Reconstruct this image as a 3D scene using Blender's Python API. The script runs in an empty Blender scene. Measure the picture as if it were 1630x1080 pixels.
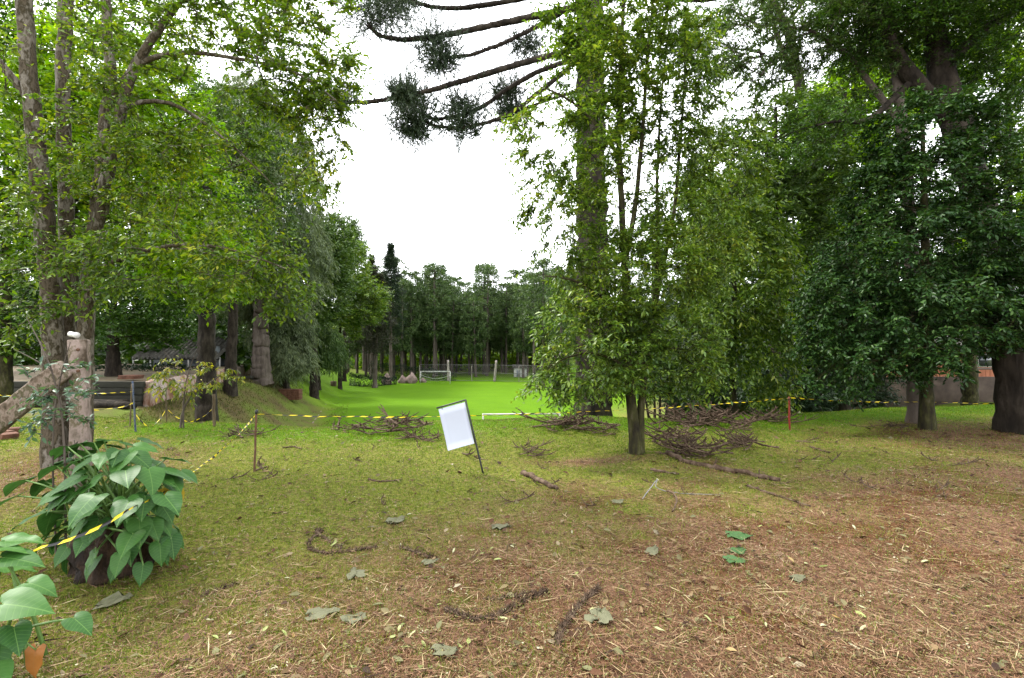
import bpy, bmesh, math, random
import numpy as np
from mathutils import Vector, Matrix, Euler

SC = bpy.context.scene
COL = SC.collection
R = math.radians

# ------------------------------------------------------------------ camera, sky, sun, exposure
CAMZ = 1.6
F = 815.0                                   # focal length in photograph pixels (1630 wide)
cam = bpy.data.objects.new('camera', bpy.data.cameras.new('camera'))
COL.objects.link(cam)
cam.location = (0, 0, CAMZ)
cam.rotation_euler = (R(90), 0, 0)
cam.data.sensor_width = 36.0
cam.data.lens = 18.0
cam.data.clip_start = 0.05
cam.data.clip_end = 3000
SC.camera = cam

SUN_EL, SUN_AZ = 52.0, -62.0                # azimuth from +Y (view direction), negative = left
world = bpy.data.worlds.new('World')
SC.world = world
world.use_nodes = True
wn, wl = world.node_tree.nodes, world.node_tree.links
wn.clear()
w_out = wn.new('ShaderNodeOutputWorld')
w_bg = wn.new('ShaderNodeBackground')
w_sky = wn.new('ShaderNodeTexSky')
w_sky.sky_type = 'NISHITA'
w_sky.sun_disc = False
w_sky.sun_elevation = R(SUN_EL)
w_sky.sun_rotation = R(SUN_AZ)
w_sky.altitude = 900
w_sky.air_density = 1.0
w_sky.dust_density = 6.0
w_sky.ozone_density = 1.0
w_hsv = wn.new('ShaderNodeHueSaturation')
w_hsv.inputs['Saturation'].default_value = 0.10
w_hsv.inputs['Value'].default_value = 1.0
w_mix = wn.new('ShaderNodeMix')             # the even white of the cloud layer over the sky
w_mix.data_type = 'RGBA'
w_mix.inputs['Factor'].default_value = 0.65
w_mix.inputs['B'].default_value = (7.4, 7.6, 7.9, 1)
wl.new(w_sky.outputs['Color'], w_hsv.inputs['Color'])
wl.new(w_hsv.outputs['Color'], w_mix.inputs['A'])
wl.new(w_mix.outputs['Result'], w_bg.inputs['Color'])
w_bg.inputs['Strength'].default_value = 0.15
wl.new(w_bg.outputs['Background'], w_out.inputs['Surface'])

sun = bpy.data.objects.new('sun', bpy.data.lights.new('sun', 'SUN'))
COL.objects.link(sun)
sun.data.energy = 1.5
sun.data.angle = R(11)
sun.data.color = (1.0, 0.95, 0.86)
_sd = Vector((math.sin(R(SUN_AZ)) * math.cos(R(SUN_EL)), math.cos(R(SUN_AZ)) * math.cos(R(SUN_EL)), math.sin(R(SUN_EL))))
sun.rotation_euler = (-_sd).to_track_quat('-Z', 'Y').to_euler()
sun.location = _sd * 60

SC.view_settings.view_transform = 'Standard'
SC.view_settings.look = 'None'
SC.view_settings.gamma = 1.0
SC.view_settings.use_curve_mapping = False
SC.view_settings.exposure = 2.2
SC.render.engine = 'CYCLES'
SC.cycles.max_bounces = 7
SC.cycles.diffuse_bounces = 2
SC.cycles.transmission_bounces = 5
SC.cycles.glossy_bounces = 2
SC.cycles.caustics_reflective = False
SC.cycles.caustics_refractive = False
SC.cycles.use_denoising = True
SC.cycles.denoiser = 'OPENIMAGEDENOISE'
SC.cycles.denoising_input_passes = 'RGB_ALBEDO_NORMAL'
SC.cycles.denoising_prefilter = 'NONE'
SC.render.film_transparent = False

# ------------------------------------------------------------------ small helpers
def rs(seed):
    return np.random.RandomState(seed)

def smooth(a, b, x):
    t = np.clip((x - a) / (b - a), 0, 1)
    return t * t * (3 - 2 * t)

def vnoise(p, scale, seed=0):
    """cheap smooth noise in -1..1 from a few rotated sines; p is (N,2) or (N,3)"""
    r = rs(seed + 77)
    p = np.asarray(p, float)
    out = np.zeros(len(p))
    amp, tot = 1.0, 0.0
    for o in range(3):
        for k in range(3):
            d = r.normal(size=p.shape[1])
            d /= np.linalg.norm(d)
            out += amp * np.sin(p @ d * (2 * math.pi / scale) * (1.0 + 0.35 * r.rand()) + r.rand() * 6.28)
        tot += amp * 1.8
        amp *= 0.55
        scale *= 0.5
    return out / tot

def unit(v):
    n = np.linalg.norm(v, axis=-1, keepdims=True)
    return v / np.maximum(n, 1e-9)

# ------------------------------------------------------------------ terrain
def lip_y(x):
    return np.where(x < 2, 9.6, 9.6 + 2.4 * smooth(2, 9, x)) + 0.5 * np.sin(x * 0.55 + 0.6)

def H(x, y):
    x = np.asarray(x, float); y = np.asarray(y, float)
    plat = 0.035 * np.sin(x * 0.7 + 1.0) * np.sin(y * 0.8) + 0.02 * np.sin(x * 1.9 - y * 1.3)
    plat = plat - 0.10 * smooth(7.0, 10.5, y) * smooth(-2, 2, x) * 0.3
    pp = np.stack([x.ravel(), y.ravel()], 1)
    plat = plat + (.010 * vnoise(pp, .45, 3) + .018 * vnoise(pp, 1.7, 4)).reshape(x.shape)
    ax = x + 0.27 * (y - 33)                # across-field coordinate, field axis runs to the far left
    toeL, wallL = -13.5, -21.0
    rise_l = smooth(0, 1, np.clip((toeL - ax) / (toeL - wallL), 0, 1))
    far_l = smooth(30, 110, y)
    low = -6.0 + rise_l * (4.3 - 1.2 * far_l)
    low = low + smooth(13.5 + 9 * smooth(40, 75, y), 23.0 + 14 * smooth(40, 75, y), ax) * (4.1 - 1.3 * smooth(40, 100, y)) * (1 - rise_l)
    low = low + smooth(125, 300, y) * 7.0
    low = low + 0.10 * np.sin(x * 0.23 + y * 0.11) * smooth(0.1, 0.9, np.abs(ax) / 30)
    ly = lip_y(x)
    wid = np.where(x < -6, 8.0, 13.0)
    s = smooth(0, 1, (y - ly) / wid)
    return plat * (1 - s) + low * s

def Hs(x, y):
    return float(H(np.array([x]), np.array([y]))[0])

def P(px, py, d):
    return np.array([(px - 815.0) / F * d, d, CAMZ + (540.0 - py) / F * d])

_marchd = np.concatenate([np.arange(1.2, 16, 0.02), np.arange(16, 260, 0.15)])
def gp(px, py):
    d = _marchd
    x = (px - 815.0) / F * d
    z = CAMZ + (540.0 - py) / F * d
    k = np.argmax(z <= H(x, d))
    return np.array([x[k], d[k], float(H(x[k:k + 1], d[k:k + 1])[0])])

# ------------------------------------------------------------------ mesh helpers
def mesh_np(name, verts, tris=None, quads=None, smooth_shade=False):
    verts = np.asarray(verts, np.float32).reshape(-1, 3)
    me = bpy.data.meshes.new(name)
    nt = 0 if tris is None else len(tris)
    nq = 0 if quads is None else len(quads)
    me.vertices.add(len(verts))
    me.vertices.foreach_set('co', verts.ravel())
    me.loops.add(nt * 3 + nq * 4)
    me.polygons.add(nt + nq)
    li = []
    if nt: li.append(np.asarray(tris, np.int32).ravel())
    if nq: li.append(np.asarray(quads, np.int32).ravel())
    me.loops.foreach_set('vertex_index', np.concatenate(li))
    st = np.concatenate([np.arange(nt) * 3, nt * 3 + np.arange(nq) * 4]).astype(np.int32)
    me.polygons.foreach_set('loop_start', st)
    if smooth_shade:
        me.polygons.foreach_set('use_smooth', np.ones(nt + nq, bool))
    me.update()
    return me

class MB:
    """collects boxes, tubes and leaf faces; build() links them as one mesh object"""
    def __init__(self):
        self.v = []; self.t = []; self.q = []; self.n = 0; self.attr = []
    def add(self, v, t=None, q=None):
        v = np.asarray(v, float).reshape(-1, 3)
        if t is not None and len(t): self.t.append(np.asarray(t) + self.n)
        if q is not None and len(q): self.q.append(np.asarray(q) + self.n)
        self.v.append(v); self.n += len(v)
        return self
    def box(self, c, s, rot=None, bev=0.0):
        bm = bmesh.new()
        bmesh.ops.create_cube(bm, size=1.0)
        for v in bm.verts: v.co = Vector((v.co.x * s[0], v.co.y * s[1], v.co.z * s[2]))
        if bev > 0:
            bmesh.ops.bevel(bm, geom=list(bm.edges), offset=bev, segments=2, affect='EDGES', profile=0.6)
        return self.from_bm(bm, c, rot)
    def from_bm(self, bm, c=(0, 0, 0), rot=None):
        bmesh.ops.triangulate(bm, faces=bm.faces[:])
        bm.verts.index_update()
        v = np.array([x.co[:] for x in bm.verts])
        t = np.array([[x.index for x in f.verts] for f in bm.faces])
        bm.free()
        if rot is not None: v = v @ np.array(rot).T
        return self.add(v + np.array(c, float), t)
    def tube(self, pts, rad, sides=8, cap=True, rough=0.0, rng=None, squash=None):
        pts = np.asarray(pts, float)
        n = len(pts)
        rad = np.broadcast_to(np.asarray(rad, float), (n,))
        tg = np.gradient(pts, axis=0)
        tg = unit(tg)
        ref = np.array([0.31, 0.95, 0.05]) if abs(tg[:, 2]).mean() > 0.6 else np.array([0.03, 0.05, 1.0])
        a = unit(np.cross(tg, ref)); b = np.cross(tg, a)
        ang = np.linspace(0, 2 * math.pi, sides, endpoint=False)
        rr = rad[:, None] * np.ones((1, sides))
        if rough > 0 and rng is not None:
            rr = rr * (1 + rough * rng.normal(size=(n, sides)))
        ring = pts[:, None, :] + rr[:, :, None] * (np.cos(ang)[None, :, None] * a[:, None, :] + np.sin(ang)[None, :, None] * b[:, None, :])
        i = np.arange(n - 1)[:, None] * sides; j = np.arange(sides)[None, :]; j2 = (j + 1) % sides
        q = np.stack([i + j, i + j2, i + sides + j2, i + sides + j], -1).reshape(-1, 4)
        v = ring.reshape(-1, 3)
        t = []
        if cap:
            v = np.vstack([v, pts[:1], pts[-1:]])
            c0, c1 = n * sides, n * sides + 1
            for k in range(sides):
                t.append([c0, (k + 1) % sides, k])
                t.append([c1, (n - 1) * sides + k, (n - 1) * sides + (k + 1) % sides])
        return self.add(v, t, q)
    def data(self, name, sm=False):
        return mesh_np(name, np.vstack(self.v), np.vstack(self.t) if self.t else None, np.vstack(self.q) if self.q else None, sm)
    def build(self, name, mat, parent=None, sm=False, origin=None):
        v = np.vstack(self.v)
        org = np.zeros(3)
        if parent is not None: org = np.array(parent['_o']) if '_o' in parent else np.zeros(3)
        elif origin is not None: org = np.array(origin, float)
        me = mesh_np(name, v - org, np.vstack(self.t) if self.t else None, np.vstack(self.q) if self.q else None, sm)
        o = bpy.data.objects.new(name, me)
        COL.objects.link(o)
        if mat: me.materials.append(mat)
        if parent is not None: o.parent = parent
        elif origin is not None: o.location = origin
        return o

def tag(o, label=None, cat=None, group=None, kind=None):
    if label: o['label'] = label
    if cat: o['category'] = cat
    if group: o['group'] = group
    if kind: o['kind'] = kind
    return o

def empty(name, loc, label, cat, group=None):
    o = bpy.data.objects.new(name, None)
    COL.objects.link(o)
    o.location = tuple(loc)
    o.empty_display_size = 0.2
    o['_o'] = [float(a) for a in loc]
    return tag(o, label, cat, group)

def link_copy(src, parent=None):
    c = src.copy()
    COL.objects.link(c)
    c.parent = parent
    return c

# ------------------------------------------------------------------ materials
def new_mat(name):
    m = bpy.data.materials.new(name)
    m.use_nodes = True
    nt = m.node_tree
    nt.nodes.clear()
    out = nt.nodes.new('ShaderNodeOutputMaterial')
    return m, nt, out

def ramp(nt, stops, interp='LINEAR'):
    n = nt.nodes.new('ShaderNodeValToRGB')
    n.color_ramp.interpolation = interp
    while len(n.color_ramp.elements) < len(stops): n.color_ramp.elements.new(0.5)
    for e, (p, c) in zip(n.color_ramp.elements, stops):
        e.position = p
        e.color = (c[0], c[1], c[2], 1)
    return n

def leaf_mat(name, stops, rough=0.42, trans=0.35, tcol=(1.25, 1.3, 0.5), spec=0.2, patch=1.2, back=None):
    """leaf: colour differs from leaf to leaf and from clump to clump, light passes through"""
    m, nt, out = new_mat(name)
    N, L = nt.nodes, nt.links
    geo = N.new('ShaderNodeNewGeometry')
    tc = N.new('ShaderNodeTexCoord')
    no = N.new('ShaderNodeTexNoise'); no.inputs['Scale'].default_value = patch; no.inputs['Detail'].default_value = 2
    L.new(tc.outputs['Object'], no.inputs['Vector'])
    ad = N.new('ShaderNodeMath'); ad.operation = 'MULTIPLY_ADD'
    ad.inputs[1].default_value = 0.9; ad.inputs[2].default_value = -0.45
    L.new(no.outputs['Fac'], ad.inputs[0])
    a2 = N.new('ShaderNodeMath'); a2.operation = 'MULTIPLY_ADD'; a2.inputs[1].default_value = 0.85
    L.new(geo.outputs['Random Per Island'], a2.inputs[0]); L.new(ad.outputs[0], a2.inputs[2])
    rp = ramp(nt, stops)
    L.new(a2.outputs[0], rp.inputs['Fac'])
    bs = N.new('ShaderNodeBsdfPrincipled')
    bs.inputs['Roughness'].default_value = rough
    bs.inputs['Specular IOR Level'].default_value = spec
    L.new(rp.outputs['Color'], bs.inputs['Base Color'])
    tr = N.new('ShaderNodeBsdfTranslucent')
    mu = N.new('ShaderNodeMix'); mu.data_type = 'RGBA'; mu.blend_type = 'MULTIPLY'; mu.inputs['Factor'].default_value = 1
    mu.inputs['B'].default_value = (tcol[0], tcol[1], tcol[2], 1)
    L.new(rp.outputs['Color'], mu.inputs['A']); L.new(mu.outputs['Result'], tr.inputs['Color'])
    mx = N.new('ShaderNodeMixShader'); mx.inputs['Fac'].default_value = trans
    L.new(bs.outputs[0], mx.inputs[1]); L.new(tr.outputs[0], mx.inputs[2])
    L.new(mx.outputs[0], out.inputs['Surface'])
    return m

def rough_mat(name, stops, scale=8.0, detail=6, rough=0.85, bump=0.4, bscale=None, stretch=(1, 1, 1), spec=0.3, dist=0.02, island=0.0):
    m, nt, out = new_mat(name)
    N, L = nt.nodes, nt.links
    tc = N.new('ShaderNodeTexCoord')
    mp = N.new('ShaderNodeMapping'); mp.inputs['Scale'].default_value = stretch
    L.new(tc.outputs['Object'], mp.inputs['Vector'])
    no = N.new('ShaderNodeTexNoise'); no.inputs['Scale'].default_value = scale; no.inputs['Detail'].default_value = detail
    no.inputs['Roughness'].default_value = 0.62
    L.new(mp.outputs[0], no.inputs['Vector'])
    rp = ramp(nt, stops)
    if island > 0:
        geo = N.new('ShaderNodeNewGeometry')
        ad = N.new('ShaderNodeMath'); ad.operation = 'MULTIPLY_ADD'; ad.inputs[1].default_value = island
        L.new(geo.outputs['Random Per Island'], ad.inputs[0])
        sb = N.new('ShaderNodeMath'); sb.operation = 'SUBTRACT'; sb.inputs[1].default_value = island * 0.5
        L.new(no.outputs['Fac'], sb.inputs[0]); L.new(sb.outputs[0], ad.inputs[2])
        L.new(ad.outputs[0], rp.inputs['Fac'])
    else:
        L.new(no.outputs['Fac'], rp.inputs['Fac'])
    bs = N.new('ShaderNodeBsdfPrincipled')
    bs.inputs['Roughness'].default_value = rough
    bs.inputs['Specular IOR Level'].default_value = spec
    L.new(rp.outputs['Color'], bs.inputs['Base Color'])
    if bump > 0:
        n2 = N.new('ShaderNodeTexNoise'); n2.inputs['Scale'].default_value = bscale or scale * 3; n2.inputs['Detail'].default_value = 5
        L.new(mp.outputs[0], n2.inputs['Vector'])
        bp = N.new('ShaderNodeBump'); bp.inputs['Strength'].default_value = bump; bp.inputs['Distance'].default_value = dist
        L.new(n2.outputs['Fac'], bp.inputs['Height']); L.new(bp.outputs['Normal'], bs.inputs['Normal'])
    L.new(bs.outputs[0], out.inputs['Surface'])
    return m

M = {}
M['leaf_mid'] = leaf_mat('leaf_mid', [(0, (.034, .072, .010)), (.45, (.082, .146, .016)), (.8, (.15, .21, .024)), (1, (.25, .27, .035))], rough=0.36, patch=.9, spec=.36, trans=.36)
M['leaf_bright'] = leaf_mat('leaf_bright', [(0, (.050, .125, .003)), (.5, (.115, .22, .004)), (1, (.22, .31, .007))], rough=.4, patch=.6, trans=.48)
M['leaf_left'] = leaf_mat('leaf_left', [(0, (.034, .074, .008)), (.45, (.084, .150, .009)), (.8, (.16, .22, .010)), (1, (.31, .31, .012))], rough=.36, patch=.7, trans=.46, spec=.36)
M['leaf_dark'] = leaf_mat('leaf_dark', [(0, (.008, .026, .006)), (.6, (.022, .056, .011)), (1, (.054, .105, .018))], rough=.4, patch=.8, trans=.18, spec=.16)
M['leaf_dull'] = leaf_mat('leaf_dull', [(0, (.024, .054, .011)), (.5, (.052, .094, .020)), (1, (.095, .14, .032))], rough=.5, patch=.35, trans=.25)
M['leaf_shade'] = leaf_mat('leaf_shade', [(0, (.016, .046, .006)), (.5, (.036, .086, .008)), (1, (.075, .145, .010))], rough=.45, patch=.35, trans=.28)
M['leaf_grey'] = leaf_mat('leaf_grey', [(0, (.050, .072, .034)), (.5, (.100, .130, .064)), (1, (.17, .20, .10))], rough=.55, patch=.3, trans=.3)
M['needle_dark'] = leaf_mat('needle_dark', [(0, (.008, .018, .009)), (.5, (.018, .034, .015)), (1, (.034, .055, .022))], rough=.5, patch=.4, trans=.15)
M['needle_brown'] = leaf_mat('needle_brown', [(0, (.018, .018, .012)), (.5, (.036, .038, .022)), (1, (.060, .066, .036))], rough=.6, patch=.4, trans=.15)
M['araucaria'] = leaf_mat('araucaria', [(0, (.026, .052, .016)), (.5, (.058, .098, .030)), (1, (.11, .150, .050))], rough=.5, patch=.25, trans=.2)
M['araucaria_near'] = leaf_mat('araucaria_near', [(0, (.016, .028, .014)), (.6, (.034, .054, .026)), (1, (.07, .092, .046))], rough=.5, patch=.8, trans=.1)
M['leaf_sapling'] = leaf_mat('leaf_sapling', [(0, (.030, .060, .038)), (.6, (.060, .11, .065)), (1, (.10, .16, .09))], rough=.4, patch=3, trans=.3)
M['leaf_yellow'] = leaf_mat('leaf_yellow', [(0, (.045, .075, .012)), (.5, (.13, .15, .015)), (1, (.30, .24, .02))], rough=.4, patch=3, trans=.4)
M['bark_pale'] = rough_mat('bark_pale', [(.34, (.022, .016, .008)), (.45, (.085, .068, .048)), (.50, (.030, .024, .011)), (.58, (.16, .14, .115)), (.66, (.06, .048, .03)), (.74, (.27, .25, .215))], scale=7.5, stretch=(1, 1, .45), bump=.9, spec=.12, detail=10)
M['bark_moss'] = rough_mat('bark_moss', [(.32, (.008, .006, .004)), (.46, (.022, .019, .008)), (.56, (.036, .036, .010)), (.68, (.075, .062, .04))], scale=9, stretch=(1, 1, .4), detail=10, bump=.7, spec=.15)
M['bark_dark'] = rough_mat('bark_dark', [(.32, (.007, .0055, .004)), (.5, (.020, .0155, .011)), (.68, (.042, .034, .025))], scale=5, stretch=(1, 1, .35), bump=.9, dist=.05, spec=.12)
M['bark_grey'] = rough_mat('bark_grey', [(.3, (.035, .027, .020)), (.55, (.085, .068, .056)), (.8, (.15, .13, .11))], scale=4, stretch=(1, 1, .25), bump=.6, dist=.03, spec=.15)
M['dead_wood'] = rough_mat('dead_wood', [(.30, (.022, .013, .008)), (.5, (.060, .038, .024)), (.7, (.125, .088, .060))], scale=14, bump=.6, island=.25, spec=.15)
M['pole_bark'] = rough_mat('pole_bark', [(.3, (.040, .030, .024)), (.6, (.085, .068, .055)), (.8, (.15, .125, .105))], scale=3, stretch=(1, 1, .3), bump=.3)

# ------------------------------------------------------------------ leaves
T6 = (np.array([[0, 0, 0], [.33, .5, .16], [.70, .36, .10], [1, 0, -.10], [.70, -.36, .10], [.33, -.5, .16]]), np.array([[0, 3, 2, 1], [0, 5, 4, 3]]))
T4 = (np.array([[0, 0, 0], [.45, .5, .12], [1, 0, -.05], [.45, -.5, .12]]), np.array([[0, 2, 1], [0, 3, 2]]))
T3 = (np.array([[0, .5, 0], [1, 0, 0], [0, -.5, 0]]), np.array([[0, 2, 1]]))

def leaves(mb, pos, d, n, length, wr, tmpl=T6):
    pos = np.asarray(pos); d = unit(np.asarray(d)); n = np.asarray(n)
    s = unit(np.cross(n, d)); n = np.cross(d, s)
    tv, tf = tmpl
    L = np.asarray(length)[:, None, None]
    W = L * wr
    v = pos[:, None, :] + L * tv[None, :, 0:1] * d[:, None, :] + W * tv[None, :, 1:2] * s[:, None, :] + W * tv[None, :, 2:3] * n[:, None, :]
    k = tv.shape[0]
    f = (np.arange(len(pos)) * k)[:, None, None] + tf[None]
    f = f.reshape(-1, tf.shape[1])
    if tf.shape[1] == 4: mb.add(v.reshape(-1, 3), None, f)
    else: mb.add(v.reshape(-1, 3), f, None)

def ribbon_twigs(mb, s, e, w):
    """thin three-sided twigs between points s and e"""
    s = np.asarray(s); e = np.asarray(e)
    d = unit(e - s)
    a = unit(np.cross(d, np.array([.2, .3, 1.0]))); b = np.cross(d, a)
    w = np.broadcast_to(np.asarray(w, float), (len(s),))[:, None]
    v = np.stack([s + a * w, s - .5 * a * w + .86 * b * w, s - .5 * a * w - .86 * b * w, e], 1)
    f = np.array([[0, 1, 3], [1, 2, 3], [2, 0, 3]])
    mb.add(v.reshape(-1, 3), ((np.arange(len(s)) * 4)[:, None, None] + f[None]).reshape(-1, 3), None)

def spray(mb_leaf, mb_wood, pts, outd, rng, twigs=4, tl=.4, lpt=10, ll=.08, wr=.42, droop=.35, spread=.9, tmpl=T6, hang=.3, twig_r=.003, flat=1.0):
    """leafy twigs at every crown point"""
    m = len(pts)
    p = np.repeat(pts, twigs, 0); o = np.repeat(outd, twigs, 0)
    rd = rng.normal(size=p.shape); rd[:, 2] *= .6
    d = unit(o + spread * rd); d[:, 2] -= droop; d = unit(d)
    L = tl * rng.uniform(.55, 1.25, len(p))
    p0 = p - d * (L * .25)[:, None]
    p1 = p0 + d * L[:, None]
    p1[:, 2] -= L * droop * .3
    if mb_wood is not None: ribbon_twigs(mb_wood, p0, p1, twig_r)
    t = (np.arange(lpt) + .4) / lpt
    t = t[None, :] + rng.uniform(-.5, .5, (len(p), lpt)) / lpt
    t = np.clip(t, .08, 1)
    q = p0[:, None, :] + (p1 - p0)[:, None, :] * t[:, :, None]
    up = np.array([0, 0, 1.0])
    side = unit(np.cross(d, up) + 1e-4)
    sg = np.where(np.arange(lpt) % 2 == 0, 1.0, -1.0)[None, :, None]
    ld = d[:, None, :] * .55 + sg * side[:, None, :] * .8 + rng.normal(size=q.shape) * .38
    ld[:, :, 2] -= hang
    nn = up[None, None, :] * flat + rng.normal(size=q.shape) * .45
    N = q.shape[0] * lpt
    ll_ = ll * rng.uniform(.6, 1.25, N)
    leaves(mb_leaf, q.reshape(N, 3), ld.reshape(N, 3), nn.reshape(N, 3), ll_, wr, tmpl)

def blob_points(blobs, n, rng, gap=.0, gscale=.9, seed=0, shell=.55):
    """points in ellipsoids given as (centre, radii, weight); noise leaves holes"""
    w = np.array([b[2] * (b[1][0] * b[1][1] * b[1][2]) ** .62 for b in blobs]); w /= w.sum()
    out = []
    k = rng.choice(len(blobs), size=n * 4, p=w)
    u = unit(rng.normal(size=(n * 4, 3)))
    r = rng.rand(n * 4) ** (1 / 3.0)
    r = r * (1 - shell) + shell * np.sqrt(r)
    C = np.array([b[0] for b in blobs]); Rr = np.array([b[1] for b in blobs])
    p = C[k] + u * r[:, None] * Rr[k]
    keep = vnoise(p, gscale, seed) > gap - .35
    p = p[keep][:n]
    return p

def grow(stems, pts, rng, step=.35, tip=.004, expo=2.3, minz=None, upbias=.7):
    """join crown points to the stems with curved branches; returns nodes, parents, radii, trunk mask"""
    pos, par, rad0 = [], [], []
    for st in stems:
        a = np.array([s[0] for s in st]); r = np.array([s[1] for s in st])
        seg = np.linalg.norm(np.diff(a, axis=0), axis=1)
        cum = np.concatenate([[0], np.cumsum(seg)])
        m = max(3, int(cum[-1] / step) + 1)
        t = np.linspace(0, cum[-1], m)
        # smooth interpolation
        pp = np.stack([np.interp(t, cum, a[:, i]) for i in range(3)], 1)
        for _ in range(2):
            pp[1:-1] = .25 * pp[:-2] + .5 * pp[1:-1] + .25 * pp[2:]
        rr = np.interp(t, cum, r)
        j0 = len(pos)
        for i in range(m):
            pos.append(pp[i]); rad0.append(rr[i]); par.append(j0 + i - 1 if i else -1)
    ns = len(pos)
    trunk_n = ns
    if len(pts):
        A = np.array(pos)
        dm = np.min(np.linalg.norm(pts[:, None, :] - A[None, ::2, :], axis=2), axis=1)
        order = np.argsort(dm)
        cap_n = ns + len(pts) * 14
        buf = np.zeros((cap_n, 3)); buf[:ns] = A
        depth = np.zeros(cap_n)
        for k in order:
            a = pts[k]
            B = buf[:ns]
            df = a - B
            d = np.linalg.norm(df, axis=1) + 1e-6
            cost = d * (1 + upbias * np.maximum(0, -df[:, 2] / d)) + depth[:ns] * .10
            if minz is not None: cost = cost + np.where(B[:, 2] < minz, 3.0, 0)
            i = int(np.argmin(cost))
            n = min(12, max(1, int(d[i] / step)))
            s = B[i].copy()
            pd = (B[i] - buf[par[i]]) if par[i] >= 0 else np.array([0, 0, .1])
            c = s + unit(pd) * d[i] * .28 + np.array([0, 0, .10 * d[i]]) + rng.normal(size=3) * .06 * d[i]
            prev = i
            for j in range(1, n + 1):
                t = j / n
                q = (1 - t) ** 2 * s + 2 * t * (1 - t) * c + t * t * a
                if j < n: q = q + rng.normal(size=3) * .035 * min(1, d[i])
                buf[ns] = q; par.append(prev); depth[ns] = depth[prev] + d[i] / n
                prev = ns; ns += 1
        pos = buf[:ns]
    else:
        pos = np.array(pos)
    area = np.zeros(ns)
    rad = np.zeros(ns); rad[:trunk_n] = rad0
    par = np.array(par)
    te = tip ** expo
    haschild = np.zeros(ns, bool); haschild[par[par >= 0]] = True
    for i in range(ns - 1, trunk_n - 1, -1):
        if not haschild[i]: area[i] = te
        rad[i] = area[i] ** (1 / expo)
        p = par[i]
        if p >= trunk_n: area[p] += area[i]
        else: rad[i] = min(rad[i], rad[p] * .8)
    for i in range(trunk_n, ns):
        if par[i] >= 0: rad[i] = min(rad[i], max(rad[par[i]], tip))
    return pos, par, rad, trunk_n

def limb_mesh(mb, pos, par, rad, trunk_n, rng):
    ns = len(pos)
    kids = [[] for _ in range(ns)]
    for i in range(trunk_n, ns): kids[par[i]].append(i)
    starts = [i for i in range(trunk_n, ns) if par[i] < trunk_n]
    st = list(starts)
    while st:
        i = st.pop()
        ch = [par[i], i]
        while kids[i]:
            ks = sorted(kids[i], key=lambda k: -rad[k])
            st.extend(ks[1:])
            i = ks[0]; ch.append(i)
        r = rad[ch].copy(); r[0] = r[1]
        mx = r.max()
        sides = 8 if mx > .04 else (5 if mx > .012 else 3)
        mb.tube(pos[ch], r, sides, cap=False)

def stem_mesh(mb, st, rng, sides=14, step=.18, rough=.05, flare=0.0, wob=.012):
    a = np.array([s[0] for s in st]); r = np.array([s[1] for s in st])
    seg = np.linalg.norm(np.diff(a, axis=0), axis=1)
    cum = np.concatenate([[0], np.cumsum(seg)])
    m = max(4, int(cum[-1] / step) + 1)
    t = np.linspace(0, cum[-1], m)
    pp = np.stack([np.interp(t, cum, a[:, i]) for i in range(3)], 1)
    for _ in range(3): pp[1:-1] = .25 * pp[:-2] + .5 * pp[1:-1] + .25 * pp[2:]
    pp[1:-1] += rng.normal(size=(m - 2, 3)) * wob * r[0] * 4 * np.array([1, 1, 0])
    rr = np.interp(t, cum, r)
    if flare > 0: rr = rr * (1 + flare * np.exp(-t / (2.2 * r[0] + .05)))
    tg = unit(np.gradient(pp, axis=0))
    ref = np.array([.31, .95, .05])
    aa = unit(np.cross(tg, ref)); bb = np.cross(tg, aa)
    ang = np.linspace(0, 2 * math.pi, sides, endpoint=False)
    lob = 1 + rough * (np.sin(ang * 3 + rng.rand() * 6)[None] * 1.2 + np.sin(ang * 5 + rng.rand() * 6)[None] + rng.normal(size=(m, sides)) * .7)
    if flare > 0:
        lob = lob + (flare * .8 * np.exp(-t / (2.0 * r[0] + .04)))[:, None] * np.sin(ang * 5 + 1.0)[None] * .6
    ring = pp[:, None, :] + (rr[:, None] * lob)[:, :, None] * (np.cos(ang)[None, :, None] * aa[:, None, :] + np.sin(ang)[None, :, None] * bb[:, None, :])
    i = np.arange(m - 1)[:, None] * sides; j = np.arange(sides)[None]; j2 = (j + 1) % sides
    q = np.stack([i + j, i + j2, i + sides + j2, i + sides + j], -1).reshape(-1, 4)
    mb.add(ring.reshape(-1, 3), None, q)

def stemP(lst):
    return [(P(a, b, d), r) for a, b, d, r in lst]

def blobP(lst):
    out = []
    for (a, b, d, rx, ry, dz, w) in lst:
        out.append((P(a, b, d), np.array([rx * d / F, dz, ry * d / F]), w))
    return out

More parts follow.
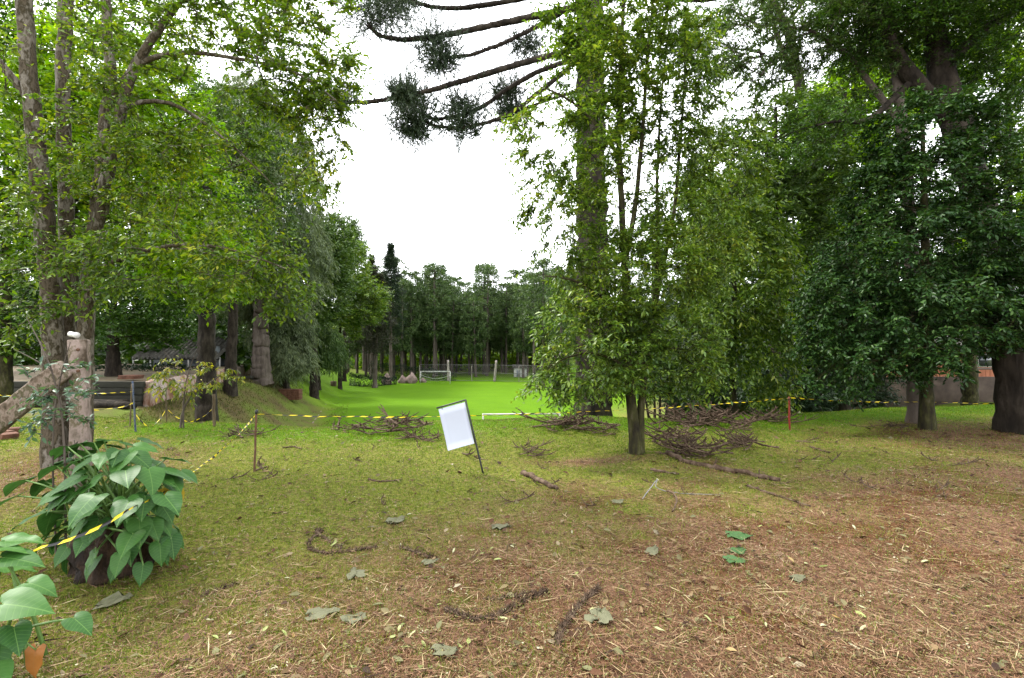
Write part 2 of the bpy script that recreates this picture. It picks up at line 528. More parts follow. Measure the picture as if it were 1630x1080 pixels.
def tree(name, label, cat, stems, blobs, seed, n=300, leaf='leaf_mid', bark='bark_dark', step=.35, twigs=4, tl=.4, lpt=10, ll=.08, wr=.42,
         droop=.3, hang=.3, tmpl=T6, gap=0.0, gscale=1.0, flare=.35, minz=None, tip=.004, group=None, twigwood=True, upbias=.7, spread=.9, shell=.55, flat=1.0, rough=.05):
    """stems: list of [(xyz, radius)...]; the first one starts on the ground"""
    rng = rs(seed)
    b = stems[0][0][0]
    base = np.array([b[0], b[1], Hs(b[0], b[1])])
    root = empty(name, base, label, cat, group)
    tr = MB()
    for k, st in enumerate(stems):
        st = list(st)
        p0 = st[0][0]
        on_ground = abs(p0[2] - Hs(p0[0], p0[1])) < .6
        if on_ground:
            st[0] = (np.array([p0[0], p0[1], Hs(p0[0], p0[1]) - .15]), st[0][1])
        mb = MB()
        stem_mesh(mb, st, rng, sides=14 if st[0][1] > .05 else 8, flare=flare if on_ground else 0, rough=rough)
        mb.build('trunk' if on_ground else 'limb', M[bark], root, sm=True)
        stems[k] = st
    pts = blob_points(blobs, n, rng, gap, gscale, seed)
    pos, par, rad, tn = grow(stems, pts, rng, step=step, tip=tip, minz=minz, upbias=upbias)
    wood = MB()
    limb_mesh(wood, pos, par, rad, tn, rng)
    lf = MB()
    # outward direction at each crown point: from the stem axis
    ax = np.array([pos[i] for i in range(tn)])
    dist = np.linalg.norm(pts[:, None, :2] - ax[None, ::3, :2], axis=2)
    near = ax[::3][np.argmin(dist, axis=1)]
    od = pts - near; od[:, 2] = od[:, 2] * .3 + .1
    od = unit(od)
    spray(lf, wood if twigwood else None, pts, od, rng, twigs, tl, lpt, ll, wr, droop, spread, tmpl, hang, flat=flat)
    if wood.n: wood.build('branches', M[bark], root, sm=True)['kind'] = 'stuff'
    lf.build('crown', M[leaf], root)['kind'] = 'stuff'
    return root

# ------------------------------------------------------------------ ground sheet
def axis(lo, hi, fine, a, b, g=1.13):
    core = list(np.arange(a, b + 1e-6, fine))
    s, x = fine, b
    up = []
    while x < hi:
        s = min(s * g, 12.0); x += s; up.append(x)
    s, x = fine, a
    dn = []
    while x > lo:
        s = min(s * g, 12.0); x -= s; dn.append(x)
    return np.array(dn[::-1] + core + up)

def litter_amount(x, y):
    """0 = green grass, 1 = brown needle and leaf litter"""
    p = np.stack([x, y], 1)
    n = vnoise(p, 2.6, 5) * .6 + vnoise(p, .7, 9) * .3
    a = smooth(7.4, 2.2, y - .34 * np.clip(x, -4, 5) + n * 2.2)
    a = a * (.30 + .70 * smooth(-3.2, .6, x + n * 1.2))
    under = np.exp(-(((x - 8.2) / 3.6) ** 2 + ((y - 8.2) / 2.4) ** 2)) * .85      # bare soil below the dark tree
    left = np.exp(-(((x + 5.6) / 1.6) ** 2 + ((y - 6.2) / 2.4) ** 2)) * .8       # bare soil at the many-stemmed tree
    strip = np.exp(-(((x - .9 - .2 * np.sin(y * 3)) / 1.3) ** 2 + ((y - 6.75 - .12 * x) / .28) ** 2)) * .7
    return np.clip(np.maximum(np.maximum(a, under), np.maximum(left, strip)) + n * .12, 0, 1)

gx = axis(-260, 260, .13, -9, 11)
gy = axis(-30, 420, .11, 1.5, 13)
X, Y = np.meshgrid(gx, gy)
xf, yf = X.ravel(), Y.ravel()
near = smooth(30, 8, yf)
zf = H(xf, yf)
nx, ny = len(gx), len(gy)
ii = (np.arange(ny - 1)[:, None] * nx + np.arange(nx - 1)[None]).ravel()
gme = mesh_np('ground', np.stack([xf, yf, zf], 1), None, np.stack([ii, ii + 1, ii + nx + 1, ii + nx], 1), True)
axf = xf + .27 * (yf - 33)
turf = smooth(-14.2, -12.6, axf) * smooth(16, 13.5, axf) * smooth(lip_y(xf) - 2.6, lip_y(xf) + .4, yf + .6 * vnoise(np.stack([xf, yf], 1), 1.5, 31)) * smooth(97, 92, yf)
turf = np.maximum(turf, smooth(-30, -15, axf) * smooth(44, 62, yf) * smooth(135, 100, yf) * .75)
turf = np.maximum(turf, .55 * smooth(140, 165, yf))
litt = np.where(yf < 14, litter_amount(xf, np.minimum(yf, 14)), 0)
bank = (1 - smooth(-14.6, -12.4, axf + 1.2 * vnoise(np.stack([xf, yf], 1), 7, 2))) * smooth(11, 15, yf)
bank = np.maximum(bank, smooth(14, 18, axf) * smooth(12, 16, yf))
bank = np.maximum(bank, smooth(93, 97, yf) * .8 * smooth(150, 130, yf)) * (1 - np.clip(turf - .2, 0, 1))
cl = np.stack([turf, litt, bank, np.ones_like(turf)], 1).astype(np.float32)
ca = gme.color_attributes.new('cover', 'FLOAT_COLOR', 'POINT')
ca.data.foreach_set('color', cl.ravel())

def ground_mat():
    m, nt, out = new_mat('ground')
    N, L = nt.nodes, nt.links
    at = N.new('ShaderNodeAttribute'); at.attribute_name = 'cover'
    sp = N.new('ShaderNodeSeparateColor'); L.new(at.outputs['Color'], sp.inputs[0])
    tc = N.new('ShaderNodeTexCoord')
    def noise(s, d=5, r=.6):
        n = N.new('ShaderNodeTexNoise'); n.inputs['Scale'].default_value = s; n.inputs['Detail'].default_value = d; n.inputs['Roughness'].default_value = r
        L.new(tc.outputs['Object'], n.inputs['Vector']); return n
    def mixc(f, a, b):
        x = N.new('ShaderNodeMix'); x.data_type = 'RGBA'
        L.new(f, x.inputs['Factor']); L.new(a, x.inputs['A']); L.new(b, x.inputs['B']); return x.outputs['Result']
    grass = ramp(nt, [(.34, (.030, .034, .006)), (.46, (.088, .102, .014)), (.58, (.145, .150, .030)), (.74, (.21, .175, .065))])
    L.new(noise(26, 6, .7).outputs['Fac'], grass.inputs['Fac'])
    litr = ramp(nt, [(.34, (.032, .016, .009)), (.46, (.10, .052, .029)), (.56, (.175, .10, .060)), (.72, (.27, .185, .12))])
    L.new(noise(42, 7, .75).outputs['Fac'], litr.inputs['Fac'])
    # damp, redder soil shows through the litter in patches
    soil = ramp(nt, [(.34, (.018, .008, .004)), (.48, (.070, .030, .013)), (.62, (.13, .060, .027))])
    L.new(noise(30, 7, .75).outputs['Fac'], soil.inputs['Fac'])
    sm_ = N.new('ShaderNodeMapRange'); sm_.inputs['From Min'].default_value = .47; sm_.inputs['From Max'].default_value = .60
    L.new(noise(1.1, 5, .7).outputs['Fac'], sm_.inputs['Value'])
    litc = mixc(sm_.outputs['Result'], litr.outputs['Color'], soil.outputs['Color'])
    field = ramp(nt, [(.2, (.045, .098, .003)), (.5, (.060, .130, .002)), (.8, (.078, .150, .004))])
    nf = N.new('ShaderNodeMath'); nf.operation = 'ADD'
    m1 = N.new('ShaderNodeMath'); m1.operation = 'MULTIPLY'; m1.inputs[1].default_value = .5
    m2 = N.new('ShaderNodeMath'); m2.operation = 'MULTIPLY'; m2.inputs[1].default_value = .5
    L.new(noise(.35, 3).outputs['Fac'], m1.inputs[0]); L.new(noise(5, 6, .7).outputs['Fac'], m2.inputs[0])
    L.new(m1.outputs[0], nf.inputs[0]); L.new(m2.outputs[0], nf.inputs[1]); L.new(nf.outputs[0], field.inputs['Fac'])
    dry = ramp(nt, [(.36, (.050, .038, .018)), (.45, (.085, .072, .028)), (.52, (.075, .098, .018)), (.66, (.10, .14, .020))])
    md = N.new('ShaderNodeMath'); md.operation = 'ADD'
    m3 = N.new('ShaderNodeMath'); m3.operation = 'MULTIPLY'; m3.inputs[1].default_value = .6
    m4 = N.new('ShaderNodeMath'); m4.operation = 'MULTIPLY'; m4.inputs[1].default_value = .4
    L.new(noise(.28, 3).outputs['Fac'], m3.inputs[0]); L.new(noise(9, 6, .8).outputs['Fac'], m4.inputs[0])
    L.new(m3.outputs[0], md.inputs[0]); L.new(m4.outputs[0], md.inputs[1]); L.new(md.outputs[0], dry.inputs['Fac'])
    # break the borders up with fine noise
    def edge(src, amount=.5):
        n = noise(6, 6, .75)
        a = N.new('ShaderNodeMath'); a.operation = 'MULTIPLY_ADD'; a.inputs[1].default_value = amount; a.inputs[2].default_value = -.5 * amount
        L.new(n.outputs['Fac'], a.inputs[0])
        b = N.new('ShaderNodeMath'); b.operation = 'ADD'; L.new(src, b.inputs[0]); L.new(a.outputs[0], b.inputs[1])
        c = N.new('ShaderNodeMapRange'); c.inputs['From Min'].default_value = .12; c.inputs['From Max'].default_value = .88; c.interpolation_type = 'SMOOTHSTEP'
        L.new(b.outputs[0], c.inputs['Value']); return c.outputs['Result']
    c1 = mixc(edge(sp.outputs[1], .9), grass.outputs['Color'], litc)
    c2 = mixc(edge(sp.outputs[2], .6), c1, dry.outputs['Color'])
    c3 = mixc(edge(sp.outputs[0], .25), c2, field.outputs['Color'])
    bs = N.new('ShaderNodeBsdfPrincipled'); bs.inputs['Roughness'].default_value = .9; bs.inputs['Specular IOR Level'].default_value = .05
    L.new(c3, bs.inputs['Base Color'])
    bp = N.new('ShaderNodeBump'); bp.inputs['Strength'].default_value = .7; bp.inputs['Distance'].default_value = .03
    L.new(noise(48, 6, .75).outputs['Fac'], bp.inputs['Height']); L.new(bp.outputs['Normal'], bs.inputs['Normal'])
    L.new(bs.outputs[0], out.inputs['Surface'])
    return m
M['ground'] = ground_mat()
gob = bpy.data.objects.new('ground', gme)
COL.objects.link(gob)
gme.materials.append(M['ground'])
tag(gob, 'park ground of litter-strewn grass dropping to a mown field', 'ground', kind='structure')

# ------------------------------------------------------------------ trees: near left
tree('many_stemmed_tree', 'near tree with several pale mottled stems behind the leaning concrete posts', 'tree',
     [stemP([(82, 745, 6.4, .103), (86, 600, 6.4, .112), (80, 450, 6.4, .108), (65, 300, 6.3, .103), (48, 150, 6.2, .084), (38, 0, 6.2, .08), (30, -160, 6.2, .076), (15, -330, 6.2, .04)]),
      stemP([(106, 738, 6.7, .092), (108, 600, 6.7, .084), (106, 300, 6.7, .084), (100, 150, 6.7, .08), (106, 0, 6.8, .08), (114, -220, 6.9, .04)]),
      stemP([(130, 735, 6.5, .118), (133, 600, 6.5, .108), (138, 470, 6.5, .084), (156, 320, 6.5, .076), (168, 200, 6.5, .075), (178, 120, 6.5, .065), (168, 40, 6.6, .055), (172, -140, 6.7, .03)]),
      stemP([(146, 400, 6.5, .07), (168, 300, 6.4, .07), (190, 190, 6.4, .065), (208, 110, 6.3, .055), (246, 55, 6.3, .045), (292, -5, 6.3, .04), (350, -120, 6.3, .02)]),
      stemP([(174, 170, 6.5, .035), (190, 130, 6.4, .034), (225, 92, 6.3, .032), (300, 80, 6.3, .028), (390, 96, 6.3, .022), (470, 110, 6.3, .016), (535, 160, 6.3, .008)]),
      stemP([(56, 170, 6.3, .05), (25, 130, 6.2, .048), (-5, 95, 6.1, .04), (-60, 30, 6.0, .02)]),
      stemP([(140, 440, 6.5, .03), (200, 405, 6.2, .028), (300, 385, 6.0, .022), (380, 398, 6.0, .015), (460, 430, 6.0, .006)]),
      stemP([(196, 170, 6.4, .03), (260, 150, 6.5, .026), (320, 190, 6.6, .02), (380, 240, 6.6, .012), (440, 300, 6.6, .006)])],
     blobP([(120, 250, 6.4, 150, 150, 1.3, .8), (330, 120, 6.4, 170, 105, 1.3, .9), (480, 105, 6.3, 85, 105, .9, .7), (310, 410, 6.0, 170, 62, 1.0, 1.2), (430, 440, 6.1, 60, 50, .7, 1.2),
            (50, 430, 5.6, 80, 110, 1.0, .8), (310, 290, 6.8, 190, 70, 1.3, .9), (200, -10, 6.8, 270, 100, 1.5, .9), (505, 200, 6.4, 42, 60, .5, 1.0), (505, 285, 6.4, 34, 50, .45, .8), (535, 110, 6.3, 34, 60, .45, .8), (400, -10, 6.3, 170, 80, 1., 1.1)]),
     11, n=960, leaf='leaf_left', bark='bark_pale', twigs=5, tl=.40, lpt=11, ll=.066, wr=.42, gap=.02, gscale=1.1, flare=.25, minz=1.9, droop=.25, hang=.35)

# ------------------------------------------------------------------ trees: left, behind
def simple_tree(name, label, base, topz, r0, blobs, seed, lean=(0, 0), **kw):
    x, y = base
    z = Hs(x, y)
    h = topz - z
    st = [(np.array([x + lean[0] * t, y + lean[1] * t, z + h * t]), r0 * (1 - .78 * t)) for t in (0, .12, .3, .5, .7, .88, 1.0)]
    return tree(name, label, kw.pop('cat', 'tree'), [st], blobP(blobs), seed, **kw)

def bx(px, d):
    return ((px - 815.0) / F * d, d)

BG = dict(twigwood=False, step=.9, tip=.012, tmpl=T4, hang=.2)
simple_tree('broadleaf_tree', 'fresh green broadleaf tree right behind the many-stemmed tree', bx(118, 15), 8.5, .2,
            [(230, 330, 15, 130, 120, 2.4, 1), (170, 180, 15, 150, 130, 2.6, 1), (320, 420, 14.5, 90, 60, 1.8, 1), (60, 260, 15, 130, 170, 2.5, .9)], 21,
            n=900, leaf='leaf_bright', twigs=5, tl=.8, lpt=12, ll=.17, wr=.45, gap=.0, gscale=2.2, **BG)
simple_tree('shade_tree', 'tall tree with a thick dark trunk in front of the retaining wall', bx(330, 25), 13, .52,
            [(290, 360, 25, 100, 110, 4, 1), (220, 250, 25, 110, 120, 4, .9), (300, 430, 24, 90, 50, 3, .8)], 22,
            n=620, leaf='leaf_shade', bark='bark_dark', twigs=5, tl=1.1, lpt=11, ll=.22, wr=.45, gap=.0, gscale=3.0, **BG)
simple_tree('shade_tree', 'tall tree with a slimmer straight brown trunk at the bank top', bx(366, 37), 17, .40,
            [(390, 330, 37, 90, 130, 4.5, 1), (330, 240, 38, 90, 120, 5, 1), (420, 250, 37, 60, 110, 4, .7)], 23, lean=(.9, 0),
            n=560, leaf='leaf_dull', bark='bark_dark', twigs=5, tl=1.4, lpt=11, ll=.28, wr=.42, gap=.0, gscale=4.0, **BG)
simple_tree('terrace_tree', 'low round dark tree on the terrace left of the shed', bx(180, 33), 5.5, .45,
            [(180, 490, 33, 95, 60, 4, 1), (110, 430, 34, 110, 80, 4, 1), (240, 470, 33, 70, 60, 3.5, .8), (255, 535, 34, 40, 26, 2, .6)], 24,
            n=560, leaf='leaf_shade', bark='bark_dark', twigs=5, tl=1.3, lpt=11, ll=.26, wr=.45, gscale=3.5, **BG)
simple_tree('boundary_tree', 'dense leafy tree at the far left edge behind the brace post', bx(10, 17), 9, .22,
            [(20, 420, 17, 110, 150, 2.6, 1), (-20, 200, 17, 130, 170, 2.6, .9), (80, 520, 18, 60, 60, 2, .6), (90, 40, 17, 150, 110, 2.4, .8)], 25,
            n=800, leaf='leaf_shade', bark='bark_moss', twigs=5, tl=.85, lpt=11, ll=.17, wr=.45, gscale=2.4, **BG)
simple_tree('boundary_tree', 'tall tree closing the gap between the left stems and shed', bx(120, 42), 20, .4,
            [(100, 330, 42, 150, 190, 6, 1), (260, 260, 44, 130, 180, 6, 1), (200, 480, 46, 160, 60, 4, .6)], 26,
            n=800, leaf='leaf_shade', bark='bark_dark', twigs=5, tl=1.8, lpt=11, ll=.36, wr=.45, gscale=4.5, **BG)
# weeping grey cedar with a gnarled trunk
def weeping(name, label, base, topz, r0, blobs, seed, n, leaf, tl, ll, bark='bark_grey', lpt=14, wr=.16, **kw):
    return simple_tree(name, label, base, topz, r0, blobs, seed, n=n, leaf=leaf, bark=bark, twigs=6, tl=tl, lpt=lpt, ll=ll, wr=wr, droop=1.1, hang=.9,
                       tmpl=T4, twigwood=False, step=1.0, tip=.012, flat=.3, gscale=4.0, **kw)
weeping('weeping_conifer', 'tall grey green weeping conifer with a gnarled pale trunk on the bank', bx(416, 47), 25, .75,
        [(425, 300, 47, 80, 160, 4.5, 1), (400, 190, 47, 62, 80, 3.5, .9), (465, 400, 46, 55, 90, 3.4, .9), (380, 420, 48, 70, 80, 3.4, .7)], 31, 1300, 'leaf_grey', 1.8, .45)
weeping('drooping_conifer', 'pale green conifer with sweeping low fronds beside the gnarled trunk', bx(452, 52), 5, .4,
        [(450, 520, 51, 46, 60, 2.6, 1), (430, 470, 51, 50, 40, 2.6, .8), (465, 560, 50, 34, 30, 2, .8)], 32, 420, 'leaf_grey', 1.7, .5, bark='bark_dark')
weeping('olive_grey_tree', 'tall dull grey green tree left of the weeping conifer', bx(372, 56), 24, .5,
        [(380, 240, 56, 70, 110, 5, 1), (340, 330, 56, 60, 90, 5, .8)], 33, 560, 'leaf_grey', 2.2, .6, bark='bark_dark')
simple_tree('slope_tree', 'large mid green tree beside the bank below the weeping conifer', bx(500, 58), 14.5, .45,
            [(505, 440, 58, 52, 80, 5, 1), (520, 390, 60, 40, 50, 4, 1), (480, 500, 57, 36, 50, 3.5, .8)], 34,
            n=620, leaf='leaf_dull', twigs=5, tl=1.9, lpt=12, ll=.40, wr=.42, gscale=4, **BG)
simple_tree('slope_tree', 'rounded light green tree leaning over the left field edge', bx(541, 75), 13, .30,
            [(575, 480, 74, 42, 40, 4, 1), (548, 430, 76, 40, 55, 4.5, 1), (535, 520, 74, 34, 40, 3.5, .8)], 35,
            n=560, leaf='leaf_mid', bark='bark_dark', twigs=5, tl=2.0, lpt=12, ll=.42, wr=.42, gscale=4.5, **BG)
simple_tree('slope_tree', 'taller broadleaf tree with its crown against the sky', bx(548, 88), 19, .35,
            [(545, 385, 88, 38, 42, 5, 1), (520, 430, 88, 40, 50, 5, 1)], 36,
            n=420, leaf='leaf_dull', bark='bark_dark', twigs=5, tl=2.4, lpt=12, ll=.5, wr=.42, gscale=5, **BG)

weeping('drooping_conifer', 'low dark drooping conifer behind the orange brick box', bx(505, 66), 6.5, .4,
        [(505, 545, 66, 38, 36, 3, 1), (490, 500, 66, 34, 30, 3, .8), (525, 560, 66, 26, 24, 2.4, .8)], 37, 360, 'leaf_dull', 1.7, .5, bark='bark_dark')
# spired conifers at the far left corner of the field
def spire(name, label, base, topz, crownz, rad, seed, leaf, n=900, lean=(0, 0)):
    rng = rs(seed)
    x, y = base
    z = Hs(x, y)
    root = empty(name, (x, y, z), label, 'conifer', 'spired conifers at the field corner')
    st = [(np.array([x + lean[0] * t, y, z - .2 + (topz - z) * t]), .34 * (1 - .95 * t)) for t in np.linspace(0, 1, 9)]
    mb = MB(); stem_mesh(mb, st, rng, sides=10, flare=.4, step=.8)
    mb.build('trunk', M['bark_grey'], root, sm=True)
    t = rng.rand(n) ** .8
    zz = crownz + (topz - crownz) * t
    prof = rad * (1 - t) ** .75 * (.55 + .45 * np.sin(np.clip(t * 14, 0, 1.57))) + .03
    prof *= 1 + .35 * np.sin(zz * 2.3 + seed)
    a = rng.rand(n) * 6.283
    rr = prof * np.sqrt(rng.rand(n)) * (1 + .15 * rng.normal(size=n))
    pts = np.stack([x + lean[0] * (zz - z) / (topz - z) + np.cos(a) * rr, y + np.sin(a) * rr, zz], 1)
    od = np.stack([np.cos(a), np.sin(a), .5 * np.ones(n)], 1)
    lf = MB()
    spray(lf, None, pts, unit(od), rng, 3, .75, 9, .40, .2, .0, .7, T4, .0)
    lf.build('crown', M[leaf], root)['kind'] = 'stuff'
    k = rng.choice(n, min(n, 140), replace=False)
    ax = np.stack([x + 0 * zz[k], y + 0 * zz[k], zz[k] - .4], 1)
    wd = MB(); ribbon_twigs(wd, ax, pts[k], .05)
    wd.build('branches', M['bark_dark'], root)['kind'] = 'stuff'
    return root
spire('spired_conifer', 'dark pointed conifer rising highest above the field corner', bx(622, 92), 18.6, 2.0, 3.0, 41, 'needle_dark', 1000)
spire('spired_conifer', 'shaggy brownish conifer with a bare pale lower trunk by the hedge', bx(596, 80), 11.5, -1.0, 3.1, 42, 'needle_brown', 900, lean=(.8, 0))
spire('spired_conifer', 'brown topped conifer between the light green tree and the spire', bx(592, 98), 17.5, 1.0, 2.9, 43, 'needle_brown', 800)

# ------------------------------------------------------------------ araucaria stand at the far end
def araucaria_meshes(seed, h, first):
    rng = rs(seed)
    tr = MB()
    lean = rng.normal(size=2) * .25
    st = [(np.array([lean[0] * t, lean[1] * t, -.3 + h * t]), (.24 + .004 * h) * (1 - .7 * t)) for t in np.linspace(0, 1, 8)]
    stem_mesh(tr, st, rng, sides=8, step=1.2, rough=.04)
    br, lf = MB(), MB()
    lv = np.arange(first, h + .1, 1.55)
    tp, to = [], []
    for z in lv:
        t = (z - first) / max(h - first, 1)
        m = rng.randint(4, 7)
        a0 = rng.rand() * 6.28
        ln = (3.3 - 1.5 * t) * (.45 + .55 * smooth(0, .35, t)) * rng.uniform(.85, 1.15)
        for k in range(m):
            a = a0 + k * 6.283 / m + rng.normal() * .2
            l = ln * rng.uniform(.7, 1.15)
            dd = np.array([math.cos(a), math.sin(a), 0])
            base = np.array([lean[0] * z / h, lean[1] * z / h, z])
            q = [base + dd * l * s + np.array([0, 0, l * (-.18 * math.sin(s * 2.6) + .30 * s ** 3)]) for s in np.linspace(0, 1, 5)]
            br.tube(q, np.linspace(.06, .03, 5), 3, cap=False)
            tp.append(q[-1]); to.append(dd)
            if rng.rand() < .25:
                tp.append(q[-2] + rng.normal(size=3) * .2); to.append(dd)
    tp.append(np.array([lean[0], lean[1], h])); to.append(np.array([0, 0, 1.]))
    tp = np.array(tp); to = np.array(to)
    K = 120
    p = np.repeat(tp, K, 0)
    d = unit(rng.normal(size=p.shape) * np.array([1, 1, .8]) + np.array([0, 0, .5]))
    rr = rng.uniform(.15, .78, len(p))
    leaves(lf, p + d * rr[:, None], d, rng.normal(size=p.shape), rng.uniform(.28, .50, len(p)), .42, T4)
    return tr.data('trunk', True), br.data('branches', True), lf.data('crown')

AV = [araucaria_meshes(60 + i, h, f) for i, (h, f) in enumerate([(20.5, 7.5), (18.5, 6.0), (21.5, 9.0), (16.5, 4.5)])]
for tr_, br_, cr_ in AV:
    tr_.materials.append(M['pole_bark']); br_.materials.append(M['bark_dark']); cr_.materials.append(M['araucaria'])
rng = rs(99)
spots = []
for k in range(104):
    for _ in range(60):
        d = rng.uniform(99, 146)
        px = rng.uniform(552, 905)
        x = (px - 815) / F * d
        if all((x - s[0]) ** 2 + (d - s[1]) ** 2 > 2.3 ** 2 for s in spots): break
    spots.append((x, d, px))
for px, d in [(865, 84), (893, 76), (850, 96), (640, 97), (655, 101), (905, 88), (930, 80), (980, 84), (1040, 78), (1110, 74)]:
    spots.append(((px - 815) / F * d, d, px))
for k, (x, d, px) in enumerate(spots):
    v = rng.randint(4)
    root = empty('araucaria_pine', (x, d, Hs(x, d)), None, 'pine tree', 'araucaria stand beyond the field')
    if d < 99 and px > 840: root['label'] = 'nearer araucaria pine on the right flank of the field stand'
    else: root['label'] = 'slender tall araucaria pine in the crowded stand beyond the far goal'
    if d < 99 and px > 840: root['group'] = 'araucaria flank right of the field'
    for nm, me in zip(('trunk', 'branches', 'crown'), AV[v]):
        o = bpy.data.objects.new(nm, me); COL.objects.link(o); o.parent = root
        if nm != 'trunk': o['kind'] = 'stuff'
    root.rotation_euler = (0, 0, rng.rand() * 6.28)
    s = rng.uniform(.86, 1.08)
    root.scale = (s, s, s)

# ------------------------------------------------------------------ far wood that reads as one mass
def far_wood():
    rng = rs(7)
    lf = MB()
    n = 9000
    ang = rng.uniform(-58, 58, n)
    d = rng.uniform(150, 215, n)
    x = np.tan(np.radians(ang)) * d
    z = H(x, d) + rng.rand(n) ** .8 * (11 + 3 * np.sin(x * .05) + 2 * np.sin(x * .17))
    keep = ~((np.abs(x + 20) < 22) & (z < H(x, d) + 3.5))
    x, d, z = x[keep], d[keep], z[keep]
    pts = np.stack([x, d, z], 1)
    od = unit(rng.normal(size=pts.shape))
    spray(lf, None, pts, od, rng, 3, 2.6, 7, 1.5, .55, .2, 1., T4, .2)
    o = lf.build('far_wood', M['leaf_dull'])
    tag(o, 'mass of distant green wood closing the view behind the pines', 'wood', kind='stuff')
    lf = MB()
    n = 1500
    x = rng.uniform(-52, 26, n); d = rng.uniform(122, 150, n)
    z = H(x, d) + rng.rand(n) * 3.2
    pts = np.stack([x, d, z], 1)
    spray(lf, None, pts, unit(rng.normal(size=pts.shape)), rng, 4, 1.4, 7, .7, .5, .2, 1., T4, .2)
    o = lf.build('understorey', M['leaf_bright'])
    tag(o, 'bright green undergrowth glimpsed between the far pine trunks', 'undergrowth', kind='stuff')
    lf = MB()
    # thicket along both flanks, left terrace and right boundary
    n = 5600
    d = rng.uniform(48, 95, n)
    s = np.where(rng.rand(n) < .5, -1, 1)
    x = np.where(s < 0, rng.uniform(-95, -26, n) - .27 * (d - 50), rng.uniform(18, 95, n))
    z = H(x, d) + rng.rand(n) ** .9 * np.where(s < 0, 15.0, 12.0) * (.7 + .3 * np.sin(x * .3))
    pts = np.stack([x, d, z], 1)
    spray(lf, None, pts, unit(rng.normal(size=pts.shape)), rng, 4, 1.6, 8, .75, .5, .2, 1., T4, .2)
    o = lf.build('thicket', M['leaf_shade'])
    tag(o, 'dark thicket of undergrowth filling in behind the flanking trees', 'thicket', kind='stuff')
far_wood()

